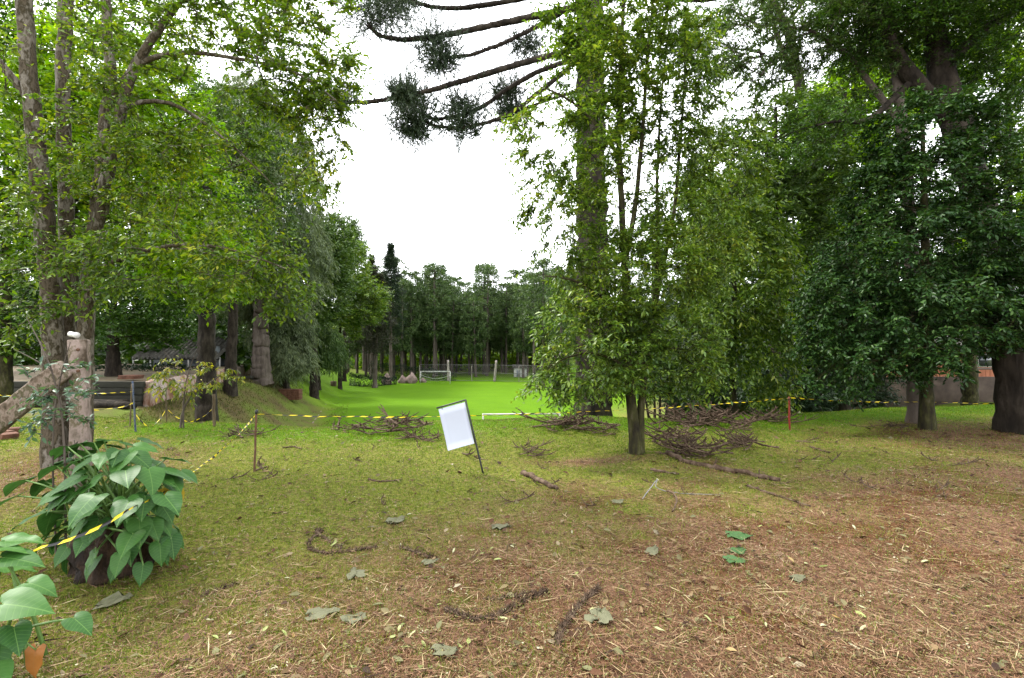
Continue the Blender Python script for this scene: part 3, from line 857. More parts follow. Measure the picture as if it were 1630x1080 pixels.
# ------------------------------------------------------------------ near araucaria with rope-like branches
def near_araucaria():
    rng = rs(201)
    d0 = 14.5
    b = P(946, 656, d0)
    base = np.array([b[0], b[1], Hs(b[0], b[1])])
    root = empty('araucaria_pine', base, 'massive araucaria trunk with rope like branches reaching left across the sky', 'pine tree')
    st = [(base + np.array([0, 0, -.3]), .55), (base + np.array([0, 0, .5]), .47)] + [(P(945 - 8 * t, 600 - 900 * t, d0), .45 - .14 * t) for t in np.linspace(.02, 1, 7)]
    mb = MB(); stem_mesh(mb, st, rng, sides=22, flare=.35, step=.16, rough=.035)
    mb.build('trunk', M['bark_dark'], root, sm=True)
    brs = [([(930, 10), (880, 20), (800, 37), (740, 50), (690, 60), (640, 64), (605, 58), (585, 40)], -.6, .085),
           ([(892, 22), (850, 45), (800, 70), (750, 88), (712, 92), (690, 80)], -.3, .06),
           ([(930, 75), (870, 90), (800, 110), (740, 128), (690, 143), (640, 155), (580, 164), (540, 163)], -1.4, .08),
           ([(930, 90), (860, 112), (810, 140), (770, 170), (730, 186), (690, 191), (672, 180)], .3, .065),
           ([(905, 110), (860, 145), (820, 178), (780, 195), (735, 204), (695, 202), (668, 190)], -.2, .06),
           ([(935, -30), (860, -8), (790, 6), (730, 14), (690, 12), (640, 0), (610, -20)], .8, .075),
           ([(940, 140), (905, 150), (870, 160), (840, 172), (812, 172)], 1.2, .045),
           ([(930, -80), (850, -70), (760, -50), (690, -50), (650, -80)], -1.2, .08),
           ([(950, -40), (1010, -20), (1080, 0), (1140, 0), (1180, -30)], 1.0, .08),
           ([(950, 20), (1000, 60), (1050, 85), (1090, 80)], 2.0, .06),
           ([(950, -120), (1050, -120), (1120, -130), (1160, -170)], -1.5, .08),
           ([(930, -150), (860, -140), (800, -150), (740, -190)], 1.5, .08)]
    tufts = [(588, 30, 46, -.6), (612, 18, 36, -.5), (690, 70, 34, -.3), (700, 100, 24, -.3), (535, 158, 30, -1.4), (655, 165, 24, .3), (662, 190, 30, -.2), (735, 172, 30, .1), (738, 205, 26, .0),
             (806, 148, 24, .9), (812, 182, 20, 1.0), (836, 72, 26, 1.2), (605, -22, 40, .8), (640, -5, 28, .8), (645, -90, 40, -1.2), (1185, -35, 40, 1.), (1092, 75, 30, 2.), (1165, -175, 40, -1.5), (735, -195, 40, 1.5),
             (655, 210, 22, -.1), (640, 150, 18, -1.2)]
    for pts, dz, r in brs:
        r *= 1.2
        q = np.array([P(a, b2, d0 + dz * (i / (len(pts) - 1))) for i, (a, b2) in enumerate(pts)])
        t = np.linspace(0, 1, len(q)); tt = np.linspace(0, 1, len(q) * 9)
        q = np.stack([np.interp(tt, t, q[:, i]) for i in range(3)], 1)
        for _ in range(6): q[1:-1] = .25 * q[:-2] + .5 * q[1:-1] + .25 * q[2:]
        q[1:-1] += rng.normal(size=(len(q) - 2, 3)) * .004
        m = MB()
        rr = np.linspace(r, r * .5, len(q)) * (1 + .06 * rng.normal(size=len(q)))
        m.tube(q, rr, 8, rough=.06, rng=rng)
        # persistent scale stubs along the branch
        k = rng.randint(0, len(q), 420)
        dd = unit(rng.normal(size=(420, 3)) + unit(np.gradient(q, axis=0))[k] * 1.2)
        leaves(m, q[k] + rng.normal(size=(420, 3)) * .02 + dd * r * .5, dd, rng.normal(size=(420, 3)), rng.uniform(.05, .11, 420), .45, T3)
        m.build('branch', M['bark_dark'], root, sm=False)
    for a, b2, rp, dz in tufts:
        c = P(a, b2, d0 + dz)
        R0 = rp * d0 / F * 1.4
        nb = 220
        bd = unit(rng.normal(size=(nb, 3)) * np.array([1, 1, .8]) + np.array([0, 0, .15]))
        cc = c + rng.normal(size=(nb, 3)) * R0 * .28 * np.array([1.3, 1, .5])
        m = MB()
        for k in range(nb):
            L = R0 * rng.uniform(.55, 1.1)
            s = np.linspace(.1, 1, 30)
            side = bd[k] * np.array([1, 1, 0])
            q = cc[k] + np.outer(s * L, bd[k]) * np.array([1.0, 1.0, 1.0]) + np.outer(s ** 2 * L * .45, np.array([0, 0, 1.5]) if rng.rand() < .6 else np.array([0, 0, -1.5]))
            tg = unit(np.gradient(q, axis=0))
            nd = np.repeat(tg, 2, 0) * .9 + rng.normal(size=(60, 3)) * .5
            leaves(m, np.repeat(q, 2, 0), nd, rng.normal(size=(60, 3)), rng.uniform(.035, .075, 60), .30, T3)
        m.build('leaf_tuft', M['araucaria_near'], root)
near_araucaria()

# ------------------------------------------------------------------ centre tree
cb = gp(1014, 723)
tree('young_broadleaf_tree', 'slim leafy tree with twin mossy stems standing in front of the araucaria', 'tree',
     [stemP([(1013, 723, cb[1], .085), (1010, 680, cb[1], .075), (1006, 640, cb[1], .07), (998, 560, 7.4, .055), (996, 450, 7.4, .05), (990, 330, 7.4, .045), (985, 220, 7.4, .038), (990, 60, 7.4, .028), (1000, -140, 7.4, .012)]),
      stemP([(1020, 722, cb[1] + .03, .07), (1018, 680, cb[1] + .03, .06), (1020, 640, cb[1], .05), (1030, 560, 7.6, .04), (1050, 450, 7.8, .035), (1075, 330, 7.9, .028), (1085, 200, 8.0, .02), (1095, 60, 8.0, .012)]),
      stemP([(994, 420, 7.4, .04), (1012, 330, 7.5, .036), (1022, 220, 7.6, .03), (1030, 100, 7.6, .022), (1045, -60, 7.6, .012)]),
      stemP([(1040, 500, 7.7, .03), (1048, 400, 7.7, .028), (1045, 300, 7.8, .024), (1052, 160, 7.8, .016), (1065, 40, 7.8, .01)]),
      stemP([(998, 520, 7.4, .028), (960, 470, 7.2, .024), (910, 440, 7.0, .018), (868, 440, 7.0, .010)]),
      stemP([(1004, 590, 7.3, .025), (960, 560, 7.0, .02), (910, 560, 6.9, .014), (865, 590, 6.9, .008)]),
      stemP([(985, 250, 7.4, .026), (945, 190, 7.2, .022), (900, 150, 7.1, .016), (850, 135, 7.0, .008)])],
     blobP([(950, 540, 7.1, 105, 95, .9, 1.25), (1055, 560, 7.3, 105, 70, .9, 1.0), (900, 605, 6.9, 60, 35, .5, 1.0), (1000, 440, 7.3, 130, 80, 1.0, 1.0), (900, 330, 7.3, 75, 100, .7, .62),
            (1100, 380, 7.6, 90, 90, .9, .9), (980, 230, 7.4, 110, 110, .9, .75), (930, 120, 7.2, 80, 70, .7, .7), (1060, 130, 7.7, 90, 120, .9, .8), (980, 20, 7.4, 120, 80, 1.0, 1.0), (1150, 250, 7.8, 70, 90, .8, .6),
            (850, 220, 7.1, 32, 80, .4, .4)]),
     301, n=1250, leaf='leaf_mid', bark='bark_moss', twigs=5, tl=.38, lpt=11, ll=.076, wr=.40, gap=.02, gscale=.9, flare=.3, minz=.75, droop=.35, hang=.3, step=.3, flat=1.6)

# ------------------------------------------------------------------ right side trees
tree('slim_tree', 'slim light green tree behind the branch heap left of the red stake', 'tree',
     [stemP([(1168, 655, 12.5, .09), (1166, 600, 12.5, .08), (1170, 480, 12.5, .06), (1160, 360, 12.5, .04), (1165, 240, 12.5, .02)])],
     blobP([(1180, 440, 12.3, 85, 110, 1.2, 1), (1150, 330, 12.6, 70, 90, 1.2, .9), (1210, 560, 12.2, 55, 70, .9, .9), (1120, 520, 12.4, 60, 70, 1., .8), (1225, 620, 12, 35, 30, .6, .6)]),
     311, n=560, leaf='leaf_mid', bark='bark_moss', twigs=5, tl=.55, lpt=10, ll=.125, wr=.38, gap=.0, gscale=1.4, twigwood=False, tmpl=T6, hang=.5, droop=.4)

def shrub():
    rng = rs(312)
    b = P(1046, 662, 12.2)
    base = np.array([b[0], b[1], Hs(b[0], b[1])])
    stems = []
    for a, bpx in [(1035, 1018), (1043, 1040), (1050, 1052), (1056, 1075)]:
        p0 = P(a, 665, 12.2); p0[2] = Hs(p0[0], p0[1])
        stems.append([(p0, .03), (P((a + bpx) / 2, 625, 12.2), .025), (P(bpx, 570, 12.2), .012)])
    tree('small_shrub', 'multi stemmed shrub with thin dark stems just right of the araucaria trunk', 'shrub', stems,
         blobP([(1050, 590, 12.2, 55, 40, .7, 1), (1100, 600, 12.4, 40, 35, .6, .8)]), 313, n=130, leaf='leaf_dull', bark='bark_dark', twigs=5, tl=.45, lpt=9, ll=.12, wr=.42, twigwood=False, flare=0)
shrub()

db = gp(1477, 684)
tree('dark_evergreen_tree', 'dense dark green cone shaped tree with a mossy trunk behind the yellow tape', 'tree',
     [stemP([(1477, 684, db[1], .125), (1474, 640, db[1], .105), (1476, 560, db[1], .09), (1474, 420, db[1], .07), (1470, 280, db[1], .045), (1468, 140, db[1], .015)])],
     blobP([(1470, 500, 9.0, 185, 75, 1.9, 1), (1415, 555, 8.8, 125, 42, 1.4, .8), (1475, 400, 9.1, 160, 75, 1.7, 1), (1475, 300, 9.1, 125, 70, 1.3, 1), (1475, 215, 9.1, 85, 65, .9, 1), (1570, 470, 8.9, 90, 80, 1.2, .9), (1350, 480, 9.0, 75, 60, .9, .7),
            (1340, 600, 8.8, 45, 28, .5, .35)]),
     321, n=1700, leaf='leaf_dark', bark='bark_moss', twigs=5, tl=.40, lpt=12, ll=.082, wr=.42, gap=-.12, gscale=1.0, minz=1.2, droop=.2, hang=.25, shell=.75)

pb = gp(1460, 678)
tree('pale_barked_tree', 'pale grey trunk standing directly behind the dark evergreen', 'tree',
     [stemP([(1460, 680, pb[1] + .3, .15), (1458, 620, pb[1] + .3, .135), (1455, 480, 10.3, .13), (1440, 250, 10.5, .11), (1428, 120, 10.6, .10), (1412, 20, 10.8, .07), (1385, -100, 11, .04)]),
      stemP([(1436, 200, 10.5, .07), (1390, 140, 10.6, .06), (1345, 80, 10.8, .045), (1300, 50, 11, .03), (1240, 40, 11, .012)])],
     blobP([(1330, 40, 10.8, 110, 60, 1.4, .8), (1420, -20, 10.8, 130, 70, 1.6, 1), (1210, 60, 11, 90, 70, 1, .6), (1120, 60, 11, 70, 80, 1, .5), (1390, 130, 10.8, 50, 55, .7, .5)]),
     331, n=760, leaf='leaf_dull', bark='bark_grey', twigs=5, tl=.5, lpt=12, ll=.085, wr=.36, gap=.05, gscale=1.2, minz=3.5, tmpl=T4)

eb = gp(1616, 686)
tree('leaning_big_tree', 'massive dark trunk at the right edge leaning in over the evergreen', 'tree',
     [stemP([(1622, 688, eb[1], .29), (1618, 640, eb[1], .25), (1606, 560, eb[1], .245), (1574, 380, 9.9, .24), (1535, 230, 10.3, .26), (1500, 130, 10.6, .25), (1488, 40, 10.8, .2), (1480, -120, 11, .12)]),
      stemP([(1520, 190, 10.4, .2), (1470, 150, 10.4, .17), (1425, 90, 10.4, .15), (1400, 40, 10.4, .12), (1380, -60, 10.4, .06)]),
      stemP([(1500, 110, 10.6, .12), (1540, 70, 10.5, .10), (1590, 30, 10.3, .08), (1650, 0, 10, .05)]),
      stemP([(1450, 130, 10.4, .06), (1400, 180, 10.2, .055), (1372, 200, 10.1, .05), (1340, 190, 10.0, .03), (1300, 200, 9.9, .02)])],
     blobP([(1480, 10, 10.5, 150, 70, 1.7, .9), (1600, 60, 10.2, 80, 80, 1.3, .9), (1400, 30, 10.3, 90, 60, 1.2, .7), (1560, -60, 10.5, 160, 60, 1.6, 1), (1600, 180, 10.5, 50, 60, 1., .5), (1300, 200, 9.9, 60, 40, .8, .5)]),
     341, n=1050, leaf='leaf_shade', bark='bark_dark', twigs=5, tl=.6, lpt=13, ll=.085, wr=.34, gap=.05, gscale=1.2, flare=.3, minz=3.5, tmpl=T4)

simple_tree('domed_evergreen', 'domed dark green crown left of the cone shaped evergreen', bx(1235, 15.5), 8.6, .2,
            [(1240, 250, 15.5, 95, 110, 2.2, 1), (1200, 380, 15.3, 90, 110, 2., 1), (1290, 380, 15.5, 70, 120, 2., .9), (1160, 280, 15.8, 70, 80, 1.8, .5)], 351,
            n=800, leaf='leaf_dull', bark='bark_dark', twigs=5, tl=.75, lpt=11, ll=.15, wr=.42, gap=-.05, gscale=1.8, **BG)
tree('leaning_snag', 'bare leaning stems with twiggy dead branches above the domed crown', 'tree',
     [[(np.array([bx(1295, 21)[0], 21, Hs(bx(1295, 21)[0], 21)]), .3)] + stemP([(1296, 420, 21, .25), (1290, 230, 21, .22), (1272, 130, 21, .2), (1258, 60, 21, .17), (1230, 0, 21, .14), (1190, -120, 21, .07)]),
      stemP([(1286, 170, 21, .14), (1262, 110, 21, .12), (1240, 70, 21, .10), (1226, 20, 21, .08), (1222, -60, 21, .04)])],
     blobP([(1190, 60, 21, 70, 50, 2, .5), (1260, -10, 21, 110, 50, 2, .8), (1170, 130, 21, 60, 50, 1.5, .4), (1230, 110, 21, 40, 30, 1, .2)]),
     361, n=260, leaf='leaf_dull', bark='bark_dark', twigs=3, tl=.9, lpt=6, ll=.16, wr=.4, gap=.1, gscale=2, tip=.02, minz=9, tmpl=T4)
simple_tree('sunlit_tree', 'bright yellow green tree glowing behind the dark evergreen', bx(1345, 19), 12, .22,
            [(1345, 240, 19, 75, 130, 2.4, 1), (1310, 420, 19, 70, 90, 2.2, 1), (1400, 160, 19.5, 60, 80, 2, .8), (1270, 480, 18.5, 50, 60, 1.6, .7)], 371,
            n=760, leaf='leaf_bright', twigs=5, tl=.9, lpt=11, ll=.19, wr=.45, gap=.0, gscale=2.4, **BG)
simple_tree('sunlit_tree', 'bright green tree at the right edge behind the leaning trunk', bx(1605, 20), 14, .25,
            [(1600, 110, 20, 90, 120, 2.6, .9), (1640, 300, 20, 70, 130, 2.2, .6), (1530, 60, 20, 60, 80, 2, .6)], 372,
            n=520, leaf='leaf_bright', twigs=5, tl=.95, lpt=11, ll=.2, wr=.45, gap=.1, gscale=2.4, **BG)
for px, d, top, lab, sd in [(1262, 20, 470, 'dark low conifer with drooping boughs behind the red stake', 381), (1330, 23, 430, 'dark conifer in the shade right of the red stake', 382), (1215, 24, 430, 'shaded conifer between the slim tree and red stake', 383), (1110, 26, 420, 'shaded conifer behind the centre tree', 384)]:
    x, y = bx(px, d)
    simple_tree('shade_conifer', lab, (x, y), CAMZ + (540 - top) / F * d, .2,
                [(px, 600, d, 75, 60, 2.2, 1), (px, 540, d, 60, 50, 1.8, 1), (px, (top + 540) / 2, d, 45, (540 - top) / 2, 1.4, 1)], sd, cat='conifer', group='shaded conifers on the right bank',
                n=380, leaf='needle_dark', bark='bark_dark', twigs=6, tl=.9, lpt=12, ll=.24, wr=.22, gscale=2, droop=.5, hang=.3, tmpl=T4, twigwood=False, step=.9, tip=.012)
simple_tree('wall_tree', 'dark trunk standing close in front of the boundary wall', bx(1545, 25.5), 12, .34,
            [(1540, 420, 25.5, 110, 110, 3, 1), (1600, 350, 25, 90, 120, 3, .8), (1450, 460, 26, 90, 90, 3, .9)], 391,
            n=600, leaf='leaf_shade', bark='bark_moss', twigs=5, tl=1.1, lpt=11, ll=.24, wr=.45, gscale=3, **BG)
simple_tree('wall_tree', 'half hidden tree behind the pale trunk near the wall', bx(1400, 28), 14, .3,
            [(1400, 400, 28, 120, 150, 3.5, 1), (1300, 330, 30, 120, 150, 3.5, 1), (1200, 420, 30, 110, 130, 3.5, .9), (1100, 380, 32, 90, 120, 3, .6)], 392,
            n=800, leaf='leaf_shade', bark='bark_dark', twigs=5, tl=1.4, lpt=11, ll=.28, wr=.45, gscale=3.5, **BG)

# ------------------------------------------------------------------ made things: materials
def plain_mat(name, col, rough=.6, spec=.3, var=.15, scale=12, bump=.0, metal=0.0):
    c0 = tuple(x * (1 - var) for x in col); c1 = tuple(min(1, x * (1 + var)) for x in col)
    m = rough_mat(name, [(.3, c0), (.7, c1)], scale=scale, rough=rough, spec=spec, bump=bump)
    if metal:
        for n in m.node_tree.nodes:
            if n.type == 'BSDF_PRINCIPLED': n.inputs['Metallic'].default_value = metal
    return m
M['concrete'] = rough_mat('concrete', [(.36, (.045, .032, .02)), (.44, (.13, .10, .078)), (.51, (.21, .16, .138)), (.56, (.075, .062, .03)), (.62, (.24, .185, .165))], scale=7, stretch=(1, 1, .6), bump=.5, spec=.2, detail=9)
M['concrete_moss'] = rough_mat('concrete_moss', [(.38, (.035, .026, .014)), (.46, (.11, .08, .058)), (.52, (.19, .145, .118)), (.57, (.05, .045, .02)), (.64, (.16, .125, .10))], scale=11, stretch=(1, 1, .6), bump=.5, spec=.2, detail=9)
M['white_board'] = plain_mat('white_board', (.36, .38, .44), rough=.5, var=.02, scale=3)
M['black_metal'] = plain_mat('black_metal', (.012, .012, .013), rough=.4, spec=.4, var=.3)
M['white_paint'] = plain_mat('white_paint', (.40, .395, .37), rough=.55, var=.12, scale=9)
M['goal_paint'] = plain_mat('goal_paint', (.40, .40, .37), rough=.6, var=.25, scale=4)
M['net'] = plain_mat('net', (.30, .30, .28), rough=.8, var=.1)
M['rust'] = rough_mat('rust', [(.3, (.045, .022, .012)), (.6, (.10, .050, .026)), (.8, (.16, .085, .045))], scale=30, bump=.3)
M['red_paint'] = plain_mat('red_paint', (.16, .016, .008), rough=.55, var=.3, scale=25)
M['wood_stake'] = rough_mat('wood_stake', [(.3, (.045, .030, .016)), (.6, (.11, .080, .045)), (.8, (.17, .13, .08))], scale=14, stretch=(1, 1, .15), bump=.4)
M['blue_paint'] = rough_mat('blue_paint', [(.3, (.016, .022, .040)), (.48, (.04, .06, .11)), (.54, (.10, .105, .115)), (.7, (.025, .03, .05))], scale=14, bump=.2)
M['wall_plaster'] = rough_mat('wall_plaster', [(.3, (.05, .022, .012)), (.43, (.15, .068, .036)), (.52, (.24, .175, .14)), (.6, (.30, .25, .22)), (.72, (.08, .058, .035))], scale=1.4, stretch=(1, 1, .55), bump=.3, detail=9)
M['dark_board'] = rough_mat('dark_board', [(.3, (.010, .010, .007)), (.6, (.026, .025, .017)), (.85, (.05, .046, .03))], scale=3, stretch=(.4, 1, 1), bump=.4)
M['wall_block'] = rough_mat('wall_block', [(.25, (.030, .022, .015)), (.5, (.065, .047, .035)), (.75, (.095, .072, .055))], scale=1.3, bump=.3, detail=9)
M['red_brick'] = rough_mat('red_brick', [(.3, (.060, .026, .014)), (.6, (.12, .052, .030)), (.8, (.16, .08, .05))], scale=5, bump=.4, island=.3)
M['house_wood'] = rough_mat('house_wood', [(.3, (.20, .070, .035)), (.6, (.33, .13, .070)), (.8, (.40, .19, .11))], scale=3, stretch=(1, 1, .3), bump=.2, island=.3)
M['roof_sheet'] = rough_mat('roof_sheet', [(.3, (.05, .046, .038)), (.6, (.11, .104, .09)), (.8, (.16, .15, .135))], scale=2.0, bump=.2, detail=8)
M['grey_wall'] = plain_mat('grey_wall', (.16, .18, .19), rough=.8, var=.25, scale=2)
M['hedge'] = leaf_mat('hedge', [(0, (.003, .010, .003)), (.5, (.007, .019, .006)), (1, (.015, .033, .010))], rough=.45, patch=1.5, trans=.2)
M['stone'] = rough_mat('stone', [(.3, (.10, .07, .058)), (.6, (.20, .145, .125)), (.8, (.28, .22, .195))], scale=3, bump=.5)
M['wire'] = plain_mat('wire', (.10, .10, .095), rough=.6, var=.1)
M['fence_post'] = rough_mat('fence_post', [(.3, (.14, .12, .10)), (.6, (.27, .24, .21)), (.8, (.38, .34, .30))], scale=4, bump=.3)
M['silver_stick'] = plain_mat('silver_stick', (.13, .125, .12), rough=.5, var=.25, scale=30)
M['stump'] = rough_mat('stump', [(.32, (.006, .004, .003)), (.5, (.026, .014, .007)), (.62, (.055, .032, .016)), (.75, (.11, .07, .035))], scale=9, stretch=(1, 1, .4), bump=1.0, dist=.05, detail=9)

def tape_mat():
    m, nt, out = new_mat('barrier_tape')
    N, L = nt.nodes, nt.links
    at = N.new('ShaderNodeAttribute'); at.attribute_name = 'along'
    fr = N.new('ShaderNodeMath'); fr.operation = 'FRACT'
    L.new(at.outputs['Fac'], fr.inputs[0])
    rp = ramp(nt, [(0, (.60, .47, .014)), (.5, (.012, .012, .012))], 'CONSTANT')
    L.new(fr.outputs[0], rp.inputs['Fac'])
    bs = N.new('ShaderNodeBsdfPrincipled'); bs.inputs['Roughness'].default_value = .35; bs.inputs['Specular IOR Level'].default_value = .4
    L.new(rp.outputs['Color'], bs.inputs['Base Color'])
    tr = N.new('ShaderNodeBsdfTranslucent'); L.new(rp.outputs['Color'], tr.inputs['Color'])
    mx = N.new('ShaderNodeMixShader'); mx.inputs['Fac'].default_value = .2
    L.new(bs.outputs[0], mx.inputs[1]); L.new(tr.outputs[0], mx.inputs[2]); L.new(mx.outputs[0], out.inputs['Surface'])
    return m
M['tape'] = tape_mat()

def cyl_between(mb, a, b, r, sides=10):
    mb.tube(np.array([a, b], float), r, sides)

# ------------------------------------------------------------------ hanging sign
def sign():
    g = gp(769, 754)
    d = g[1]
    root = empty('yard_sign', g, 'blank white board hung from a tilted black metal frame in the grass', 'sign')
    top, arm = P(741, 637, d), P(695, 650, d)
    m = MB()
    m.tube(np.array([g + (top - g) * t for t in np.linspace(-.12, 1, 6)]), .0115, 8)
    m.build('pole', M['black_metal'], root, sm=True)
    m = MB(); m.tube(np.array([top + (arm - top) * t for t in np.linspace(-.02, 1, 4)]), .010, 8)
    m.build('arm', M['black_metal'], root, sm=True)
    tl, tr = P(698, 652, d), P(740, 640.5, d)
    br_, bl = P(755, 706, d), P(713, 718, d)
    c = (tl + tr + br_ + bl) / 4
    m = MB()
    off = np.array([0, .006, 0])
    n = 7
    vs = []
    for s in (-1, 1):
        for j in range(n):
            for i in range(n):
                u, w = i / (n - 1), j / (n - 1)
                q = (tl * (1 - u) + tr * u) * (1 - w) + (bl * (1 - u) + br_ * u) * w
                q = q + np.array([0, .012 * math.sin(w * 3.1) + .006 * math.sin(u * 4), 0])
                vs.append(q + off * s * .5)
    qd = []
    for s in (0, 1):
        for j in range(n - 1):
            for i in range(n - 1):
                a = s * n * n + j * n + i
                f = [a, a + 1, a + n + 1, a + n]
                qd.append(f if s else f[::-1])
    edge = [(j, j + 1) for j in range(n - 1)] + [(n * (n - 1) + j, n * (n - 1) + j + 1) for j in range(n - 1)] + [(j * n, j * n + n) for j in range(n - 1)] + [(j * n + n - 1, j * n + 2 * n - 1) for j in range(n - 1)]
    for a, b in edge: qd.append([a, b, b + n * n, a + n * n])
    m.add(vs, None, qd)
    m.build('board', M['white_board'], root, sm=False)
    for px, py, qx, qy in [(703, 648.3, 704, 652), (735, 639.5, 735, 643)]:
        m = MB(); cyl_between(m, P(px, py - 1.5, d), P(qx, qy, d), .0035, 6); m.build('hook', M['black_metal'], root)
    m = MB(); cyl_between(m, P(742, 640, d - .004), P(756, 706, d - .004), .005, 6); m.build('side_rail', M['black_metal'], root)
sign()

# ------------------------------------------------------------------ stakes and tape
def stake(name, label, base_px, top_px, r, mat, tied=True, group=None, square=False, tapetie=False):
    g = gp(*base_px)
    t = P(top_px[0], top_px[1], g[1])
    root = empty(name, g, label, 'stake', group)
    m = MB()
    rng = rs(int(base_px[0]))
    q = np.array([g + (t - g) * s for s in np.linspace(-.25, 1, 9)])
    q[2:-1] += rng.normal(size=(6, 3)) * r * .15
    m.tube(q, r * (1 + .06 * rng.normal(size=9)), 4 if square else 9, rough=.05, rng=rng)
    m.build('shaft', M[mat], root, sm=not square)
    return g, t, root
sg, stp, sroot = stake('thin_stake', 'thin rusty stake with black top holding the tape left of sign', (405, 753), (408, 657), .012, 'rust')
m = MB(); m.tube(np.array([stp + np.array([0, 0, -.015]), stp + np.array([.004, 0, .02]), stp + np.array([.012, 0, .035])]), [.017, .019, .008], 8)
m.build('cap', M['black_metal'], sroot, sm=True)
rg, rtp, rroot = stake('red_stake', 'straight red stake carrying the tape in front of the dark conifers', (1257, 685), (1256, 632), .018, 'red_paint', square=True)
m = MB(); m.tube(np.array([rtp + np.array([0, 0, -.06]), rtp + np.array([0, 0, -.03]), rtp + np.array([0, 0, -.01])]), [.024, .028, .022], 7)
m.build('tape_knot', M['rust'], rroot, sm=True)
stake('wooden_stake', 'leaning stake with flaking blue and white paint near the concrete post', (216, 688), (211, 607), .017, 'blue_paint', square=True, group='stakes along the left lip')
stake('wooden_stake', 'short bare wooden stake second from the blue one', (265, 672), (264, 617), .026, 'wood_stake', group='stakes along the left lip')
stake('wooden_stake', 'wooden stake right of the white post by the sapling', (341, 679), (340, 628), .026, 'wood_stake', group='stakes along the left lip')
stake('wooden_stake', 'thin leaning stick just left of the blue stake', (207, 680), (210, 612), .012, 'wood_stake', group='stakes along the left lip')
wg, wt, wroot = stake('white_post', 'short white painted post beside the yellowing sapling', (312, 673), (313, 635), .038, 'white_paint')
m = MB(); m.tube(np.array([wt + np.array([0, 0, -.01]), wt + np.array([0, 0, .012])]), [.045, .042], 12); m.build('cap', M['white_paint'], wroot)

def tape(label, pts, sag, seed, w=.020, group='barrier tape lengths', twist=2.6, stripe=.17):
    rng = rs(seed)
    pts = np.array(pts)
    seg = np.linalg.norm(np.diff(pts, axis=0), axis=1)
    cum = np.concatenate([[0], np.cumsum(seg)])
    n = max(20, int(cum[-1] / .035))
    s = np.linspace(0, cum[-1], n)
    c = np.stack([np.interp(s, cum, pts[:, i]) for i in range(3)], 1)
    for k in range(len(seg)):
        msk = (s >= cum[k]) & (s <= cum[k + 1])
        t = (s[msk] - cum[k]) / seg[k]
        c[msk, 2] -= sag * 4 * t * (1 - t)
    c[:, 2] += .004 * np.sin(s * 7) + .003 * np.sin(s * 17)
    tg = unit(np.gradient(c, axis=0))
    up = np.array([0, 0, 1.])
    a = unit(np.cross(tg, up)); b = np.cross(a, tg)
    ph = s * twist + .9 * np.sin(s * 1.3 + seed) + .5 * np.sin(s * 3.1)
    wd = w * (1 + .35 * np.sin(s * 5.3) + .2 * np.sin(s * 13))
    v = []
    for j, f in enumerate((-1, -.3, .3, 1)):
        dirv = np.cos(ph)[:, None] * b + np.sin(ph)[:, None] * a
        nor = -np.sin(ph)[:, None] * b + np.cos(ph)[:, None] * a
        v.append(c + dirv * (wd * f * .5)[:, None] + nor * (w * .22 * (1 - f * f)))
    v = np.stack(v, 1)
    i = np.arange(n - 1)[:, None] * 4; j = np.arange(3)[None]
    q = np.stack([i + j, i + j + 1, i + 4 + j + 1, i + 4 + j], -1).reshape(-1, 4)
    org = c[0]
    me = mesh_np('barrier_tape', v.reshape(-1, 3) - org, None, q, True)
    at = me.attributes.new('along', 'FLOAT', 'POINT')
    al = (s / stripe)[:, None] + np.array([-.12, -.04, .04, .12])[None]
    at.data.foreach_set('value', (al + 50).ravel().astype(np.float32))
    o = bpy.data.objects.new('barrier_tape', me); COL.objects.link(o); o.location = org
    me.materials.append(M['tape'])
    tag(o, label, 'tape', group)
    return o
tape('yellow black tape running up past the big-leaved plant to the thin stake', [P(-60, 908, 2.45), P(62, 872, 2.62), P(200, 812, 2.95), P(320, 742, 4.4), stp + np.array([0, -.02, -.03])], .035, 1, w=.014, stripe=.12)
tape('long yellow black tape from the thin stake past the sign to the red stake', [stp + np.array([.02, -.01, -.02]), P(815, 660, 7.55), rtp + np.array([-.03, 0, -.03])], .035, 2, w=.015)
tape('yellow black tape from the red stake to the right edge', [rtp + np.array([.03, 0, -.02]), P(1475, 640, rg[1] - .02), P(1740, 641, 9.0)], .03, 3, w=.020)
tape('yellow black tape behind the concrete post at the far left', [P(-40, 626, 8.8), P(60, 628, 8.9), P(211, 623, 9.0)], .03, 4, w=.020)
tape('slack yellow tape drooping low between the wooden stakes', [P(216, 660, 9.1), P(240, 680, 9.2), P(265, 650, 9.6), P(300, 672, 9.6), P(340, 650, 9.4)], .05, 5, w=.014)
tape('pale loose tape stretched low left of the blue stake', [P(130, 650, 8.6), P(170, 651, 8.7), P(214, 640, 8.95)], .03, 6, w=.018)

